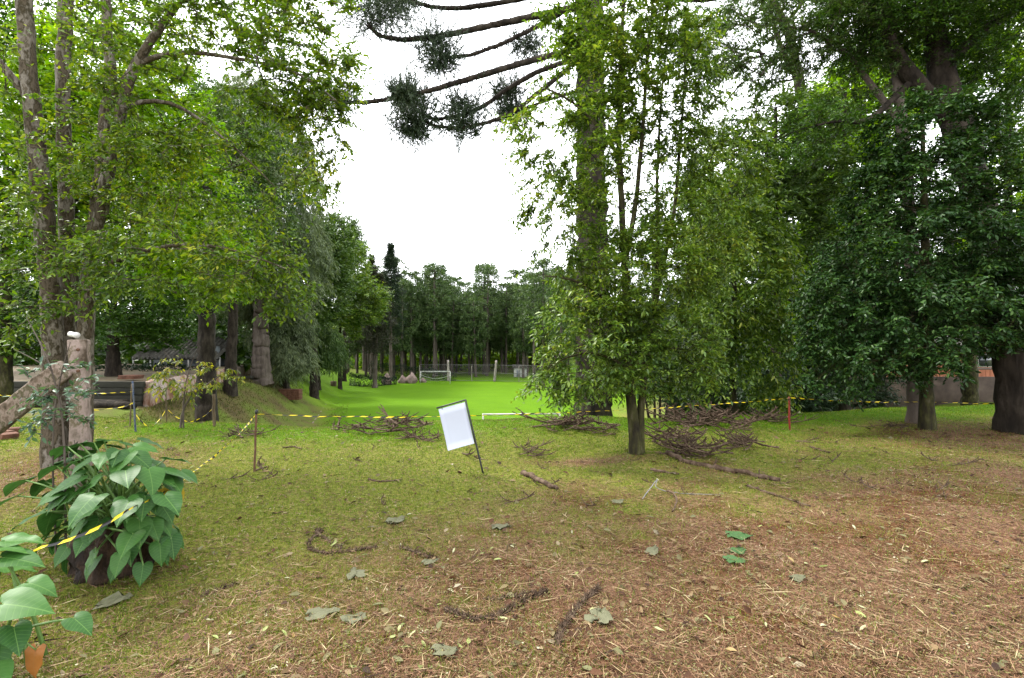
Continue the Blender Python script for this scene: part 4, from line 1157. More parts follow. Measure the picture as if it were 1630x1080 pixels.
# ------------------------------------------------------------------ concrete posts
def frame_from(a, b, roll=0.0):
    z = unit(np.array(b) - np.array(a)); x = unit(np.cross(np.array([0.0, 1.0, 0.1]), z)); y = np.cross(z, x)
    c, s = math.cos(roll), math.sin(roll)
    return np.stack([c * x + s * y, -s * x + c * y, z], 1)
def concrete_post(name, label, a, b, w, roll, mat, holes=()):
    a = np.array(a); b = np.array(b)
    root = empty(name, a, label, 'post')
    L = np.linalg.norm(b - a)
    bm = bmesh.new()
    bmesh.ops.create_cube(bm, size=1)
    for v in bm.verts: v.co = Vector((v.co.x * w, v.co.y * w * .9, v.co.z * L))
    bmesh.ops.subdivide_edges(bm, edges=[e for e in bm.edges if abs(e.verts[0].co.z - e.verts[1].co.z) > .1], cuts=18)
    bmesh.ops.bevel(bm, geom=[e for e in bm.edges], offset=.004, segments=1, affect='EDGES') if False else None
    rng = rs(len(label))
    for v in bm.verts:
        v.co.x += rng.normal() * .0035; v.co.y += rng.normal() * .0035
    m = MB(); m.from_bm(bm, (a + b) / 2, frame_from(a, b, roll))
    o = m.build('shaft', M[mat], root)
    bv = o.modifiers.new('bevel', 'BEVEL'); bv.width = .012; bv.segments = 2; bv.limit_method = 'ANGLE'; bv.angle_limit = R(50)
    return root, frame_from(a, b, roll)
pd = 4.0
pa = P(132, 866, pd); pa[2] = Hs(pa[0], pa[1]) - .15
proot, pfr = concrete_post('concrete_post', 'upright weathered concrete fence post with a white pipe cap behind the plant', pa, P(126, 541, pd), .118, .42, 'concrete')
m = MB()
c0 = P(117, 533, pd - .02)
ang = np.linspace(0, 2 * math.pi, 15)[:-1]
ax_ = unit(np.array([1.0, -.25, -.16]))
q = np.array([c0 - ax_ * .036, c0 + ax_ * .036])
m.tube(q, .020, 14); m.tube(np.array([c0 + ax_ * .022, c0 + ax_ * .04]), .0225, 14)
m.build('pipe_cap', M['white_paint'], proot, sm=True)
for k, t in enumerate((.86, .955)):
    cpt = pa + (P(126, 541, pd) - pa) * t + pfr[:, 1] * -.062 + pfr[:, 0] * .01
    m = MB(); m.tube(np.array([cpt - pfr[:, 1] * .012, cpt + pfr[:, 1] * .012]), .011, 8); m.build('bolt', M['rust'], proot)
concrete_post('brace_post', 'mossy concrete brace post leaning diagonally against the upright post', P(-105, 752, 3.75), P(104, 586, 3.92), .145, .25, 'concrete_moss')

# ------------------------------------------------------------------ big-leaved plants
ME = np.array([(0, 0), (.0, 0), (.01, 0), (.05, 0), (.13, 0), (.27, 0), (.44, 0), (.61, 0), (.77, 0), (.90, 0), (1.0, 0)])
EE = np.array([(0, .0), (-.13, .07), (-.20, .20), (-.15, .35), (.03, .43), (.23, .425), (.43, .36), (.62, .25), (.79, .125), (.91, .04), (1.0, 0)])
def heart_leaf(name, fold, droop, wave, seed):
    rng = rs(seed)
    cols = (-1, -.66, -.33, 0, .33, .66, 1)
    v = []
    for i in range(len(ME)):
        for c in cols:
            s = abs(c)
            p = ME[i] * (1 - s) + EE[i] * s
            y = p[1] * (1 if c > 0 else -1) if s > 0 else 0
            x = p[0]
            z = fold * abs(y) - .45 * fold * (abs(y) ** 2) * 4 - droop * max(0, x) ** 2 * .5 - .25 * droop * max(0, -x)
            z += wave * math.sin(x * 11 + (0 if c > 0 else 1.3)) * s * .04
            # raised panels between side veins
            z += .006 * math.sin((x - .5 * abs(y)) * 34) * s
            v.append((x, y, z))
    n = len(cols)
    q = []
    for i in range(len(ME) - 1):
        for j in range(n - 1):
            a = i * n + j
            q.append((a, a + n, a + n + 1, a + 1))
    return mesh_np(name, np.array(v), None, np.array(q), True)
def heart_mat(name, c0, c1, vein):
    m, nt, out = new_mat(name)
    N, L = nt.nodes, nt.links
    tc = N.new('ShaderNodeTexCoord'); sp = N.new('ShaderNodeSeparateXYZ'); L.new(tc.outputs['Object'], sp.inputs[0])
    ab = N.new('ShaderNodeMath'); ab.operation = 'ABSOLUTE'; L.new(sp.outputs['Y'], ab.inputs[0])
    mid = N.new('ShaderNodeMapRange'); mid.inputs['From Min'].default_value = .004; mid.inputs['From Max'].default_value = .016; mid.inputs['To Min'].default_value = 1; mid.inputs['To Max'].default_value = 0
    L.new(ab.outputs[0], mid.inputs['Value'])
    k = N.new('ShaderNodeMath'); k.operation = 'MULTIPLY_ADD'; k.inputs[1].default_value = -.55; L.new(ab.outputs[0], k.inputs[0]); L.new(sp.outputs['X'], k.inputs[2])
    k2 = N.new('ShaderNodeMath'); k2.operation = 'MULTIPLY'; k2.inputs[1].default_value = 8.0; L.new(k.outputs[0], k2.inputs[0])
    fr = N.new('ShaderNodeMath'); fr.operation = 'FRACT'; L.new(k2.outputs[0], fr.inputs[0])
    pp = N.new('ShaderNodeMath'); pp.operation = 'PINGPONG'; pp.inputs[1].default_value = .5; L.new(fr.outputs[0], pp.inputs[0])
    v2 = N.new('ShaderNodeMapRange'); v2.inputs['From Min'].default_value = .02; v2.inputs['From Max'].default_value = .07; v2.inputs['To Min'].default_value = .55; v2.inputs['To Max'].default_value = 0
    L.new(pp.outputs[0], v2.inputs['Value'])
    mxv = N.new('ShaderNodeMath'); mxv.operation = 'MAXIMUM'; L.new(mid.outputs[0], mxv.inputs[0]); L.new(v2.outputs[0], mxv.inputs[1])
    oi = N.new('ShaderNodeObjectInfo')
    no = N.new('ShaderNodeTexNoise'); no.inputs['Scale'].default_value = 5; no.inputs['Detail'].default_value = 4; L.new(tc.outputs['Object'], no.inputs['Vector'])
    hm = N.new('ShaderNodeMath'); hm.operation = 'MULTIPLY_ADD'; hm.inputs[1].default_value = .6; L.new(oi.outputs['Random'], hm.inputs[0])
    hn = N.new('ShaderNodeMath'); hn.operation = 'MULTIPLY'; hn.inputs[1].default_value = .5; L.new(no.outputs['Fac'], hn.inputs[0]); L.new(hn.outputs[0], hm.inputs[2])
    rp = ramp(nt, [(.2, c0), (.9, c1)]); L.new(hm.outputs[0], rp.inputs['Fac'])
    mx = N.new('ShaderNodeMix'); mx.data_type = 'RGBA'; mx.inputs['B'].default_value = (*vein, 1)
    L.new(mxv.outputs[0], mx.inputs['Factor']); L.new(rp.outputs['Color'], mx.inputs['A'])
    bs = N.new('ShaderNodeBsdfPrincipled'); bs.inputs['Roughness'].default_value = .46; bs.inputs['Specular IOR Level'].default_value = .2
    L.new(mx.outputs['Result'], bs.inputs['Base Color'])
    tr = N.new('ShaderNodeBsdfTranslucent'); L.new(mx.outputs['Result'], tr.inputs['Color'])
    ms = N.new('ShaderNodeMixShader'); ms.inputs['Fac'].default_value = .28
    L.new(bs.outputs[0], ms.inputs[1]); L.new(tr.outputs[0], ms.inputs[2]); L.new(ms.outputs[0], out.inputs['Surface'])
    return m
M['heart'] = heart_mat('heart', (.016, .058, .010), (.044, .120, .020), (.080, .165, .035))
M['heart_old'] = heart_mat('heart_old', (.28, .20, .015), (.42, .30, .02), (.30, .30, .04))
M['heart_dead'] = heart_mat('heart_dead', (.16, .055, .012), (.26, .10, .02), (.22, .10, .03))
M['stalk'] = plain_mat('stalk', (.075, .14, .03), rough=.45, var=.3, scale=10)
HL = []
for i in range(5):
    me = heart_leaf('leaf', (.22, .35, .12, .28, .42)[i], (.25, .45, .6, .35, .2)[i], (.8, .5, 1.0, .3, 1.2)[i], i)
    me.materials.append(M['heart']); HL.append(me)
HLY = HL[1].copy(); HLY.materials.clear(); HLY.materials.append(M['heart_old'])
HLD = HL[2].copy(); HLD.materials.clear(); HLD.materials.append(M['heart_dead'])

def put_leaf(root, org, pos, size, yaw, pitch, roll, mesh, stalk_from=None, r=.007):
    o = bpy.data.objects.new('leaf', mesh); COL.objects.link(o); o.parent = root
    o.location = tuple(np.array(pos) - org)
    o.rotation_euler = Euler((roll, pitch, yaw), 'XYZ')
    o.scale = (size, size, size)
    if stalk_from is not None:
        a = np.array(stalk_from); b = np.array(pos)
        md = (a + b) / 2 + np.array([0, 0, .10 * np.linalg.norm(b - a)]) + (np.array([b[0] - a[0], b[1] - a[1], 0]) * -.12)
        t = np.linspace(0, 1, 8)[:, None]
        c = (1 - t) ** 2 * a + 2 * t * (1 - t) * md + t * t * b
        m = MB(); m.tube(c, np.linspace(r * 1.5, r * .7, 8), 6); m.build('stalk', M['stalk'], root, sm=True)
    return o
def big_plant(label, base, leavesP, seed, stump=True):
    rng = rs(seed)
    base = np.array(base)
    root = empty('heart_leaf_plant', base, label, 'plant', 'heart leaved plants')
    if stump:
        m = MB()
        bm = bmesh.new(); bmesh.ops.create_icosphere(bm, subdivisions=4, radius=1)
        for v in bm.verts:
            p = np.array([v.co[:]])
            k = 1 + .16 * vnoise(p, 1.0, seed)[0] + .10 * vnoise(p, .35, seed + 1)[0] + .06 * math.sin(math.atan2(v.co.y, v.co.x) * 9)
            v.co = Vector((v.co.x * .25 * k, v.co.y * .22 * k, v.co.z * .30 * k + .10))
        m.from_bm(bm, base); m.build('root_stump', M['stump'], root)
    for (px, py, d, s, yaw, pitch, roll) in leavesP:
        pos = P(px, py, d)
        pos[2] = max(pos[2], Hs(pos[0], pos[1]) + .08)
        k = rng.randint(5)
        f = base + np.array([rng.normal() * .10, rng.normal() * .08, .30 if stump else .05])
        put_leaf(root, base, pos, s, yaw, pitch, roll, HL[k], f)
    return root
rng = rs(500)
b1 = gp(178, 905)
L1 = []
# crown of leaves over the stump: rings from the top to the skirt
for (n, ex, ez, yc, s0) in [(13, 52, 26, 716, .30), (22, 90, 34, 744, .33), (26, 108, 36, 780, .31), (20, 108, 30, 815, .29), (16, 104, 30, 846, .27), (10, 92, 30, 872, .25)]:
    for k in range(n):
        a = 2 * math.pi * k / n + rng.uniform(-.25, .25)
        u, w = math.cos(a), math.sin(a)
        px = 176 + ex * u * rng.uniform(.7, 1.05)
        d = b1[1] + w * ex * b1[1] / F * .85 * rng.uniform(.7, 1)
        py = 540 + (yc - 540 + rng.uniform(-12, 12)) * b1[1] / d
        yaw = math.atan2(w, u) + rng.uniform(-.5, .5)
        pitch = rng.uniform(.0, .5) + (yc - 712) / 210
        L1.append((px, py, d, s0 * .56 * rng.uniform(.75, 1.15), yaw, pitch, rng.uniform(-.35, .35)))
for (px, py, dd, s, yaw) in [(40, 765, 0, .36, 3.0), (28, 790, -.1, .36, 3.3), (70, 815, -.2, .36, 3.6), (290, 752, .2, .26, -.1), (262, 790, -.25, .34, -.5), (225, 700, .2, .28, .5), (150, 705, .1, .30, 2.2), (108, 712, 0, .34, 2.8), (212, 850, -.35, .30, -1.4), (150, 790, -.5, .36, -1.7), (205, 800, -.45, .32, -1.3)]:
    L1.append((px, py, b1[1] + dd, s * .58, yaw, .42, 0.0))
pl1 = big_plant('lush heart leaved plant on a gnarled brown stump below the concrete post', b1, L1, 510)
o = put_leaf(pl1, b1, P(272, 785, b1[1]), .20, -1.2, 1.1, 0, HLY)
b2 = np.array([P(-30, 1010, 2.45)[0], 2.45, 0.0]); b2[2] = Hs(b2[0], b2[1])
L2 = [(8, 862, 2.6, .26, 0.3, .05, .1), (5, 888, 2.5, .30, .1, .12, .1), (-30, 875, 2.5, .30, .3, .0, -.1), (45, 928, 2.4, .22, .0, .2, .2), (5, 962, 2.25, .32, .1, .12, .35), (118, 985, 2.35, .19, -.25, .42, .1), (22, 1000, 2.25, .20, -.6, .7, 0),
      (-5, 1030, 2.25, .22, -1.0, .8, 0), (-60, 930, 2.3, .32, -.2, .15, 0), (-10, 1060, 2.2, .20, -.4, .6, 0), (-60, 990, 2.2, .30, -.8, .4, 0), (0, 905, 2.7, .24, .5, .2, 0)]
L2 = [(a_, b_, c_, s_ * .66, y_, p_, r_) for a_, b_, c_, s_, y_, p_, r_ in L2]
pl2 = big_plant('partly cropped heart leaved plant in the bottom left corner', b2, L2, 520, stump=False)
put_leaf(pl2, b2, P(57, 1035, 2.3), .13, -1.5, 1.2, .3, HLD, P(15, 1005, 2.3), .004)

# ------------------------------------------------------------------ sapling twigs in front of the posts, yellowing sapling
def sapling(name, label, stems, blobs, seed, leaf, n, ll, tl, wr=.42, lpt=7, bark='bark_grey', droop=.2, hang=.3, minz=None, twigs=3):
    return tree(name, label, 'sapling', stems, blobs, seed, n=n, leaf=leaf, bark=bark, twigs=twigs, tl=tl, lpt=lpt, ll=ll, wr=wr, step=.12, tip=.002, flare=0, droop=droop, hang=hang, minz=minz)
s0 = P(105, 905, 3.55); s0[2] = Hs(s0[0], s0[1]); s1 = P(92, 900, 3.6); s1[2] = Hs(s1[0], s1[1])
sapling('wispy_sapling', 'wispy blue green sapling with bare twig tips in front of the brace post',
        [[(s0, .008), (P(104, 760, 3.55), .007), (P(102, 640, 3.55), .006), (P(88, 590, 3.55), .005), (P(60, 530, 3.55), .004), (P(42, 505, 3.55), .002)],
         [(s1, .007), (P(84, 760, 3.6), .006), (P(82, 650, 3.6), .005), (P(95, 590, 3.6), .004), (P(112, 545, 3.6), .002)],
         [(P(84, 590, 3.55), .004), (P(55, 570, 3.5), .003), (P(22, 556, 3.5), .0015)]],
        blobP([(85, 615, 3.55, 62, 45, .2, 1), (85, 680, 3.55, 50, 55, .2, .8), (60, 580, 3.5, 40, 20, .15, .4)]), 601, 'leaf_sapling', 24, .05, .14, lpt=6)
g0 = gp(287, 682)
sapling('yellowing_sapling', 'bent thin sapling with sparse yellowing leaves behind the white post',
        [[(g0, .02), (P(287, 655, g0[1]), .018), (P(294, 635, g0[1]), .016), (P(312, 622, g0[1]), .014), (P(335, 610, g0[1]), .011), (P(360, 592, g0[1]), .006)],
         [(P(292, 638, g0[1]), .016), (P(292, 615, g0[1]), .012), (P(300, 590, g0[1] - .1), .008), (P(312, 560, g0[1] - .1), .004)],
         [(P(300, 600, g0[1]), .008), (P(275, 580, g0[1]), .006), (P(262, 560, g0[1]), .003)]],
        blobP([(300, 600, g0[1], 52, 32, .5, 1), (345, 595, g0[1], 30, 22, .3, .6), (270, 575, g0[1], 20, 18, .3, .4)]), 602, 'leaf_yellow', 34, .085, .24, lpt=6, droop=.5, hang=.8)

# ------------------------------------------------------------------ goals
def goal(label, left_px, right_px, bar_py, d, hgt, depth, tilt=0.0, net=True):
    a = P(left_px, bar_py, d); b = P(right_px, bar_py + tilt, d)
    za, zb = Hs(a[0], a[1]), Hs(b[0], b[1])
    c = (a + b) / 2
    root = empty('football_goal', (c[0], c[1], Hs(c[0], c[1])), label, 'goal', 'football goals')
    m = MB(); cyl_between(m, a, b, .06, 12); m.build('crossbar', M['goal_paint'], root, sm=True)
    for e, z in ((a, za), (b, zb)):
        m = MB(); cyl_between(m, np.array([e[0], e[1], z - .1]), e + np.array([0, 0, .06]), .06, 12); m.build('goalpost', M['goal_paint'], root, sm=True)
    back = np.array([0, depth, 0.0])
    for e, z in ((a, za), (b, zb)):
        m = MB()
        q = np.array([e, e + np.array([0, depth * .55 * np.sign(1), -.25]), e + np.array([0, depth, -hgt * .55])])
        m.tube(q, .035, 8); m.build('net_stay', M['goal_paint'], root, sm=True)
    if net:
        m = MB()
        # sagging net strings
        for k in range(5):
            t = np.linspace(0, 1, 15)
            w = k / 4
            q = np.stack([a[0] + (b[0] - a[0]) * t, a[1] + depth * w + 0 * t, a[2] - (hgt * .62 * w + .95 * np.sin(t * math.pi) * (.3 + .7 * w) * .9)], 1)
            m.tube(q, .007 if k != 2 else .03, 4)
        for k in range(17):
            t = k / 16
            w = np.linspace(0, 1, 8)
            q = np.stack([a[0] + (b[0] - a[0]) * t + 0 * w, a[1] + depth * w, a[2] - (hgt * .62 * w + .95 * math.sin(t * math.pi) * (.3 + .7 * w) * .9)], 1)
            m.tube(q, .005, 4)
        m.build('net', M['net'], root)['kind'] = 'stuff'
    return root
goal('far white football goal with a sagging net in front of the pines', 669.5, 716.5, 591.5, 86.5, 2.25, 1.3)
goal('nearer football goal whose crossbar shows just above the lip', 769, 891, 660, 36, 2.3, 1.1, tilt=-1.0, net=True)

# ------------------------------------------------------------------ hedges, rocks, fence at the far end
def hedge(label, pts, w, h, seed, n):
    rng = rs(seed)
    pts = np.array(pts)
    seg = np.linalg.norm(np.diff(pts, axis=0), axis=1); cum = np.concatenate([[0], np.cumsum(seg)])
    s = rng.rand(n) * cum[-1]
    c = np.stack([np.interp(s, cum, pts[:, i]) for i in range(2)], 1)
    hh = np.interp(s, cum, np.linspace(h[0], h[1], len(pts)))
    ang = rng.rand(n) * 2 * math.pi
    rr = np.sqrt(rng.uniform(.45, 1, n))
    dx = np.cos(ang) * w * .5 * rr
    zz = (np.sin(ang) * .5 * rr + .5)
    zz = np.clip(zz * 1.15 - .08, 0, 1)
    tgx = np.gradient(pts[:, 0]).mean(); tgy = np.gradient(pts[:, 1]).mean(); tl = math.hypot(tgx, tgy)
    nx_, ny_ = -tgy / tl, tgx / tl
    x = c[:, 0] + dx * nx_; y = c[:, 1] + dx * ny_
    z = H(x, y) + zz * hh * (1 + .08 * np.sin(s * 2.2))
    base = np.array([pts[0][0], pts[0][1], Hs(*pts[0])])
    root = empty('clipped_hedge', base, label, 'hedge', 'clipped hedges by the far goal')
    m = MB()
    p = np.stack([x, y, z], 1)
    dd = unit(np.stack([dx * nx_, dx * ny_, (zz - .4) * hh], 1) + rng.normal(size=p.shape) * .5)
    leaves(m, p, dd, rng.normal(size=p.shape), rng.uniform(.14, .30, n), .5, T4)
    m.build('foliage', M['hedge'], root)['kind'] = 'stuff'
    m = MB()
    for t in np.linspace(0.02, .98, 9):
        q = np.array([np.interp(t * cum[-1], cum, pts[:, i]) for i in range(2)])
        z0 = Hs(*q)
        m.tube(np.array([[q[0], q[1], z0 - .1], [q[0] + .05, q[1], z0 + h[1] * .7]]), .05, 5)
    m.build('stems', M['bark_dark'], root)['kind'] = 'stuff'
hedge('low rounded hedge curving round the shaggy conifer', [bx(556, 84), bx(575, 82), bx(600, 83), bx(632, 86)], 1.6, (1.9, 1.1), 701, 2600)
hedge('long dark hedge sloping down towards the far goal', [bx(588, 96), bx(640, 95), bx(690, 94), bx(725, 93)], 1.7, (3.2, 1.3), 702, 3800)

def rock(label, px, d, r, seed):
    rng = rs(seed)
    x, y = bx(px, d); z = Hs(x, y)
    bm = bmesh.new(); bmesh.ops.create_icosphere(bm, subdivisions=3, radius=1)
    for v in bm.verts:
        p = np.array([v.co[:]])
        k = 1 + .28 * vnoise(p, 1.6, seed)[0] + .08 * vnoise(p, .5, seed + 3)[0]
        v.co = Vector((v.co.x * r[0] * k * (1 - .6 * max(0, v.co.z)), v.co.y * r[0] * .8 * k, v.co.z * r[1] * k))
    m = MB(); m.from_bm(bm, (x, y, z + r[1] * .55))
    o = m.build('boulder', M['stone'], origin=(x, y, z))
    tag(o, label, 'rock', 'boulders by the far goal')
rock('pale boulder at the right end of the low hedge', 616, 85.5, (.75, 1.15), 711)
rock('small pinkish boulder midway between hedge and goal', 641, 88, (.7, .85), 712)
rock('largest pinkish boulder left of the far goal', 655, 88, (1.05, 1.15), 713)
rock('low boulder just inside the far goal post', 673, 89.5, (.55, .5), 714)

def wire_fence():
    rng = rs(720)
    pts = [bx(668, 93.5), bx(714, 92.5), bx(751, 92), bx(787, 91.5), bx(826, 91), bx(866, 90.5)]
    base = np.array([pts[0][0], pts[0][1], Hs(*pts[0])])
    root = empty('wire_fence', base, 'grey chain link fence with rough posts behind the far goal', 'fence')
    for k, (x, y) in enumerate(pts):
        z = Hs(x, y)
        big = k in (1, 3)
        m = MB()
        hgt = 4.0 if big else 3.0
        r = .26 if big else .07
        q = np.array([[x + .05 * i * (1 if k == 3 else -.3) * (1 if big else 0), y, z - .2 + hgt * i / 7] for i in range(8)])
        m.tube(q, np.linspace(r, r * .75, 8) * (1 + .05 * rng.normal(size=8)), 10, rough=.04, rng=rng)
        m.build('post', M['fence_post'], root, sm=True)
    m = MB(); w = MB()
    for k in range(len(pts) - 1):
        a = np.array([*pts[k], Hs(*pts[k])]); b = np.array([*pts[k + 1], Hs(*pts[k + 1])])
        for h in (.15, 1.5, 2.95):
            m.tube(np.array([a + [0, 0, h], (a + b) / 2 + [0, 0, h - .04], b + [0, 0, h]]), .035, 5)
        L = np.linalg.norm(b - a)
        for s in (-1, 1):
            for u in np.arange(-3, L, .42):
                p0, p1 = max(0, u), min(L, u + 2.8)
                if p1 <= p0: continue
                z0 = (p0 - u) if s > 0 else 2.8 - (p0 - u)
                z1 = (p1 - u) if s > 0 else 2.8 - (p1 - u)
                w.tube(np.array([a + (b - a) * p0 / L + [0, 0, .12 + z0], a + (b - a) * p1 / L + [0, 0, .12 + z1]]), .010, 3, cap=False)
    m.build('rails', M['wire'], root, sm=True)
    w.build('mesh_wire', M['wire'], root)['kind'] = 'stuff'
wire_fence()
def white_hut():
    x, y = bx(828, 104); z = Hs(x, y)
    root = empty('white_hut', (x, y, z), 'small white hut glimpsed behind the fence right of the far goal', 'hut')
    m = MB(); m.box((x, y, z + .9), (2.6, 2.0, 1.8), bev=.02); m.build('wall', M['white_paint'], root)
    m = MB(); m.add([[x - 1.5, y - 1.2, z + 1.8], [x + 1.5, y - 1.2, z + 1.8], [x + 1.5, y + 1.2, z + 1.8], [x - 1.5, y + 1.2, z + 1.8], [x - 1.5, y, z + 2.5], [x + 1.5, y, z + 2.5]],
                   [[0, 4, 3], [1, 2, 5]], [[0, 1, 5, 4], [3, 4, 5, 2], [0, 3, 2, 1]]); m.build('roof', M['roof_sheet'], root)
    m = MB(); m.box((x - .4, y - 1.02, z + .7), (.7, .04, 1.3)); m.build('door', M['grey_wall'], root)
white_hut()
def field_line():
    q = np.array([gp(496, 677), gp(505, 665), gp(515, 650), gp(524, 638), gp(532, 627), gp(540, 618)])
    q[:, 2] += .02
    m = MB(); m.tube(q, .09, 6)
    o = m.build('field_rope', M['stone'], origin=q[0])
    tag(o, 'thin pale rope marking the left field edge on the bank', 'rope')
field_line()
def bin_box():
    x, y = bx(531, 76); z = Hs(x, y)
    m = MB(); q = np.array([[x, y, z - .05], [x, y, z + .5], [x, y, z + 1.0]]); m.tube(q, [.42, .45, .46], 14)
    o = m.build('tree_basket', M['wood_stake'], origin=(x, y, z)); tag(o, 'small brown basket bin beside the leaning field tree', 'bin')
bin_box()

# ------------------------------------------------------------------ left terrace: retaining walls, boards, shed
def terrace():
    A = np.array([-18.9, 26.5]); B = np.array([-28.2, 57.0])
    ztop = lambda t: -.62 - .5 * t
    dirv = (B - A) / np.linalg.norm(B - A); nrm = np.array([dirv[1], -dirv[0]])
    root = empty('retaining_wall', (A[0], A[1], Hs(*A)), 'stained plaster retaining wall with bare clay streaks along the terrace', 'wall')
    n = 60; L = np.linalg.norm(B - A)
    rng = rs(801)
    v, q = [], []
    for i in range(n):
        t = i / (n - 1)
        c = A + (B - A) * t
        zt = ztop(t) + .04 * math.sin(i * .7) + rng.normal() * .015
        zb = Hs(c[0] + nrm[0] * .3, c[1]) - .4
        for (off, z) in ((.12, zb), (.10 + rng.normal() * .01, zb + (zt - zb) * .5), (.08, zt), (-.18, zt + .01), (-.18, zb)):
            v.append([c[0] + nrm[0] * off, c[1] + nrm[1] * off, z])
    for i in range(n - 1):
        for j in range(4):
            a = i * 5 + j
            q.append([a, a + 5, a + 6, a + 1])
    v = np.array(v)
    m = MB(); m.add(v, [[0, 1, 2], [0, 2, 3], [0, 3, 4], [(n - 1) * 5, (n - 1) * 5 + 2, (n - 1) * 5 + 1], [(n - 1) * 5, (n - 1) * 5 + 3, (n - 1) * 5 + 2], [(n - 1) * 5, (n - 1) * 5 + 4, (n - 1) * 5 + 3]], q)
    m.build('plaster', M['wall_plaster'], root, sm=False)
    # raised terrace ground behind the wall
    gx_, gy_ = np.linspace(0, 1, 26), np.linspace(0, 1, 26)
    v, q = [], []
    for j, t in enumerate(gy_):
        c = A + (B - A) * t
        for i, s in enumerate(gx_):
            x = c[0] - .05 - s * 42
            v.append([x, c[1] + 0 * s, ztop(t) - .06 + .05 * math.sin(x * .9 + t * 9) * min(1, s * 8)])
    for j in range(25):
        for i in range(25):
            a = j * 26 + i; q.append([a, a + 26, a + 27, a + 1])
    m = MB(); m.add(v, None, q); o = m.build('terrace_ground', M['terrace'], sm=True); tag(o, 'bare raised terrace ground behind the retaining wall', 'ground', kind='structure')
    # front of the terrace: stacked dark boards and logs
    root = empty('board_wall', (A[0] - 3, A[1], Hs(A[0] - 3, A[1])), 'dark stacked boards and logs closing the terrace front', 'wall')
    zb = Hs(A[0] - 2, A[1] - .2)
    zt = ztop(0)
    nb = 4
    for k in range(nb):
        z0 = zb - .2 + (zt - zb + .25) * k / nb
        h = (zt - zb + .25) / nb
        m = MB(); m.box((A[0] - 10.4 + .05 * k, A[1] - .12 + .03 * (k % 2), z0 + h / 2), (20.4, .16, h * .92), bev=.015); m.build('board', M['dark_board'], root)
    for k, (dx, dy, r) in enumerate([(-3, -.9, .2), (-2.2, -1.4, .17), (-7, -1.0, .2)]):
        lr = empty('rotting_log', (A[0] + dx, A[1] + dy, Hs(A[0] + dx, A[1] + dy)), ['thick dark log lying at the foot of the board wall', 'thinner log end poking out past the board wall', 'further log lying left along the board wall'][k], 'log', 'logs below the terrace')
        x0, y0 = A[0] + dx, A[1] + dy
        m = MB()
        q_ = np.array([[x0 + (t - .5) * 5.2, y0 + .15 * math.sin(t * 3), Hs(x0 + (t - .5) * 5.2, y0) + r * .8] for t in np.linspace(0, 1, 9)])
        m.tube(q_, r * (1 + .08 * rng.normal(size=9)), 10, rough=.06, rng=rng); m.build('trunk_piece', M['bark_dark'], lr, sm=True)
    # curb on the terrace, low block and white stones
    for k, (px, py, d, sx, col, lab) in enumerate([(208, 606, 28.5, .9, 'red_brick', 'low reddish brick block on the terrace corner'), (462, 597, 49, 2.0, 'red_brick', 'low orange brick box on the bank right of the gnarled trunk'), (392, 604, 46, 1.1, 'dark_board', 'flat dark slab lying at the wall foot')]):
        c = P(px, py, d)
        zz = Hs(c[0], c[1]) if k else ztop(0)
        rt = empty('masonry_block', (c[0], c[1], zz), lab, 'block')
        hgt = (.22, 1.0, .22)[k]
        if col == 'red_brick':
            rows = max(2, int(hgt / .16)); cols_ = max(2, int(sx / .36))
            for r_ in range(rows):
                for cc in range(cols_):
                    m = MB(); m.box((c[0] - sx / 2 + sx / cols_ * (cc + .5) + (.04 if r_ % 2 else 0), c[1], zz + hgt / rows * (r_ + .5)), (sx / cols_ * .95, .8, hgt / rows * .93), bev=.008); m.build('brick', M[col], rt)
        else:
            m = MB(); m.box((c[0], c[1], zz + hgt / 2), (sx, .6, hgt), bev=.02); m.build('slab', M[col], rt)
    for (px, py, d, sx) in [(195, 592, 40, 3.4), (255, 590, 42, 3.0)]:
        c = P(px, py, d)
        hedge2(c, sx)
def hedge2(c, sx):
    rng = rs(int(abs(c[0] * 10)))
    z = -.95
    n = 700
    u = unit(rng.normal(size=(n, 3))) * rng.uniform(.7, 1, n)[:, None]
    p = np.array([c[0], c[1], z + .05]) + u * np.array([sx, .7, .45]); p[:, 2] = np.maximum(p[:, 2], z + .02)
    root = empty('low_hedge', (c[0], c[1], z), 'low clipped hedge on the terrace below the shed' if c[1] > 41 else 'low clipped hedge on the terrace left of the shed', 'hedge', 'terrace hedges')
    m = MB(); leaves(m, p, u + rng.normal(size=p.shape) * .4, rng.normal(size=p.shape), rng.uniform(.15, .3, n), .5, T4); m.build('foliage', M['hedge'], root)['kind'] = 'stuff'
M['terrace'] = rough_mat('terrace', [(.3, (.050, .034, .018)), (.5, (.095, .066, .034)), (.65, (.06, .062, .02)), (.8, (.12, .10, .05))], scale=1.2, bump=.4, detail=9)
terrace()

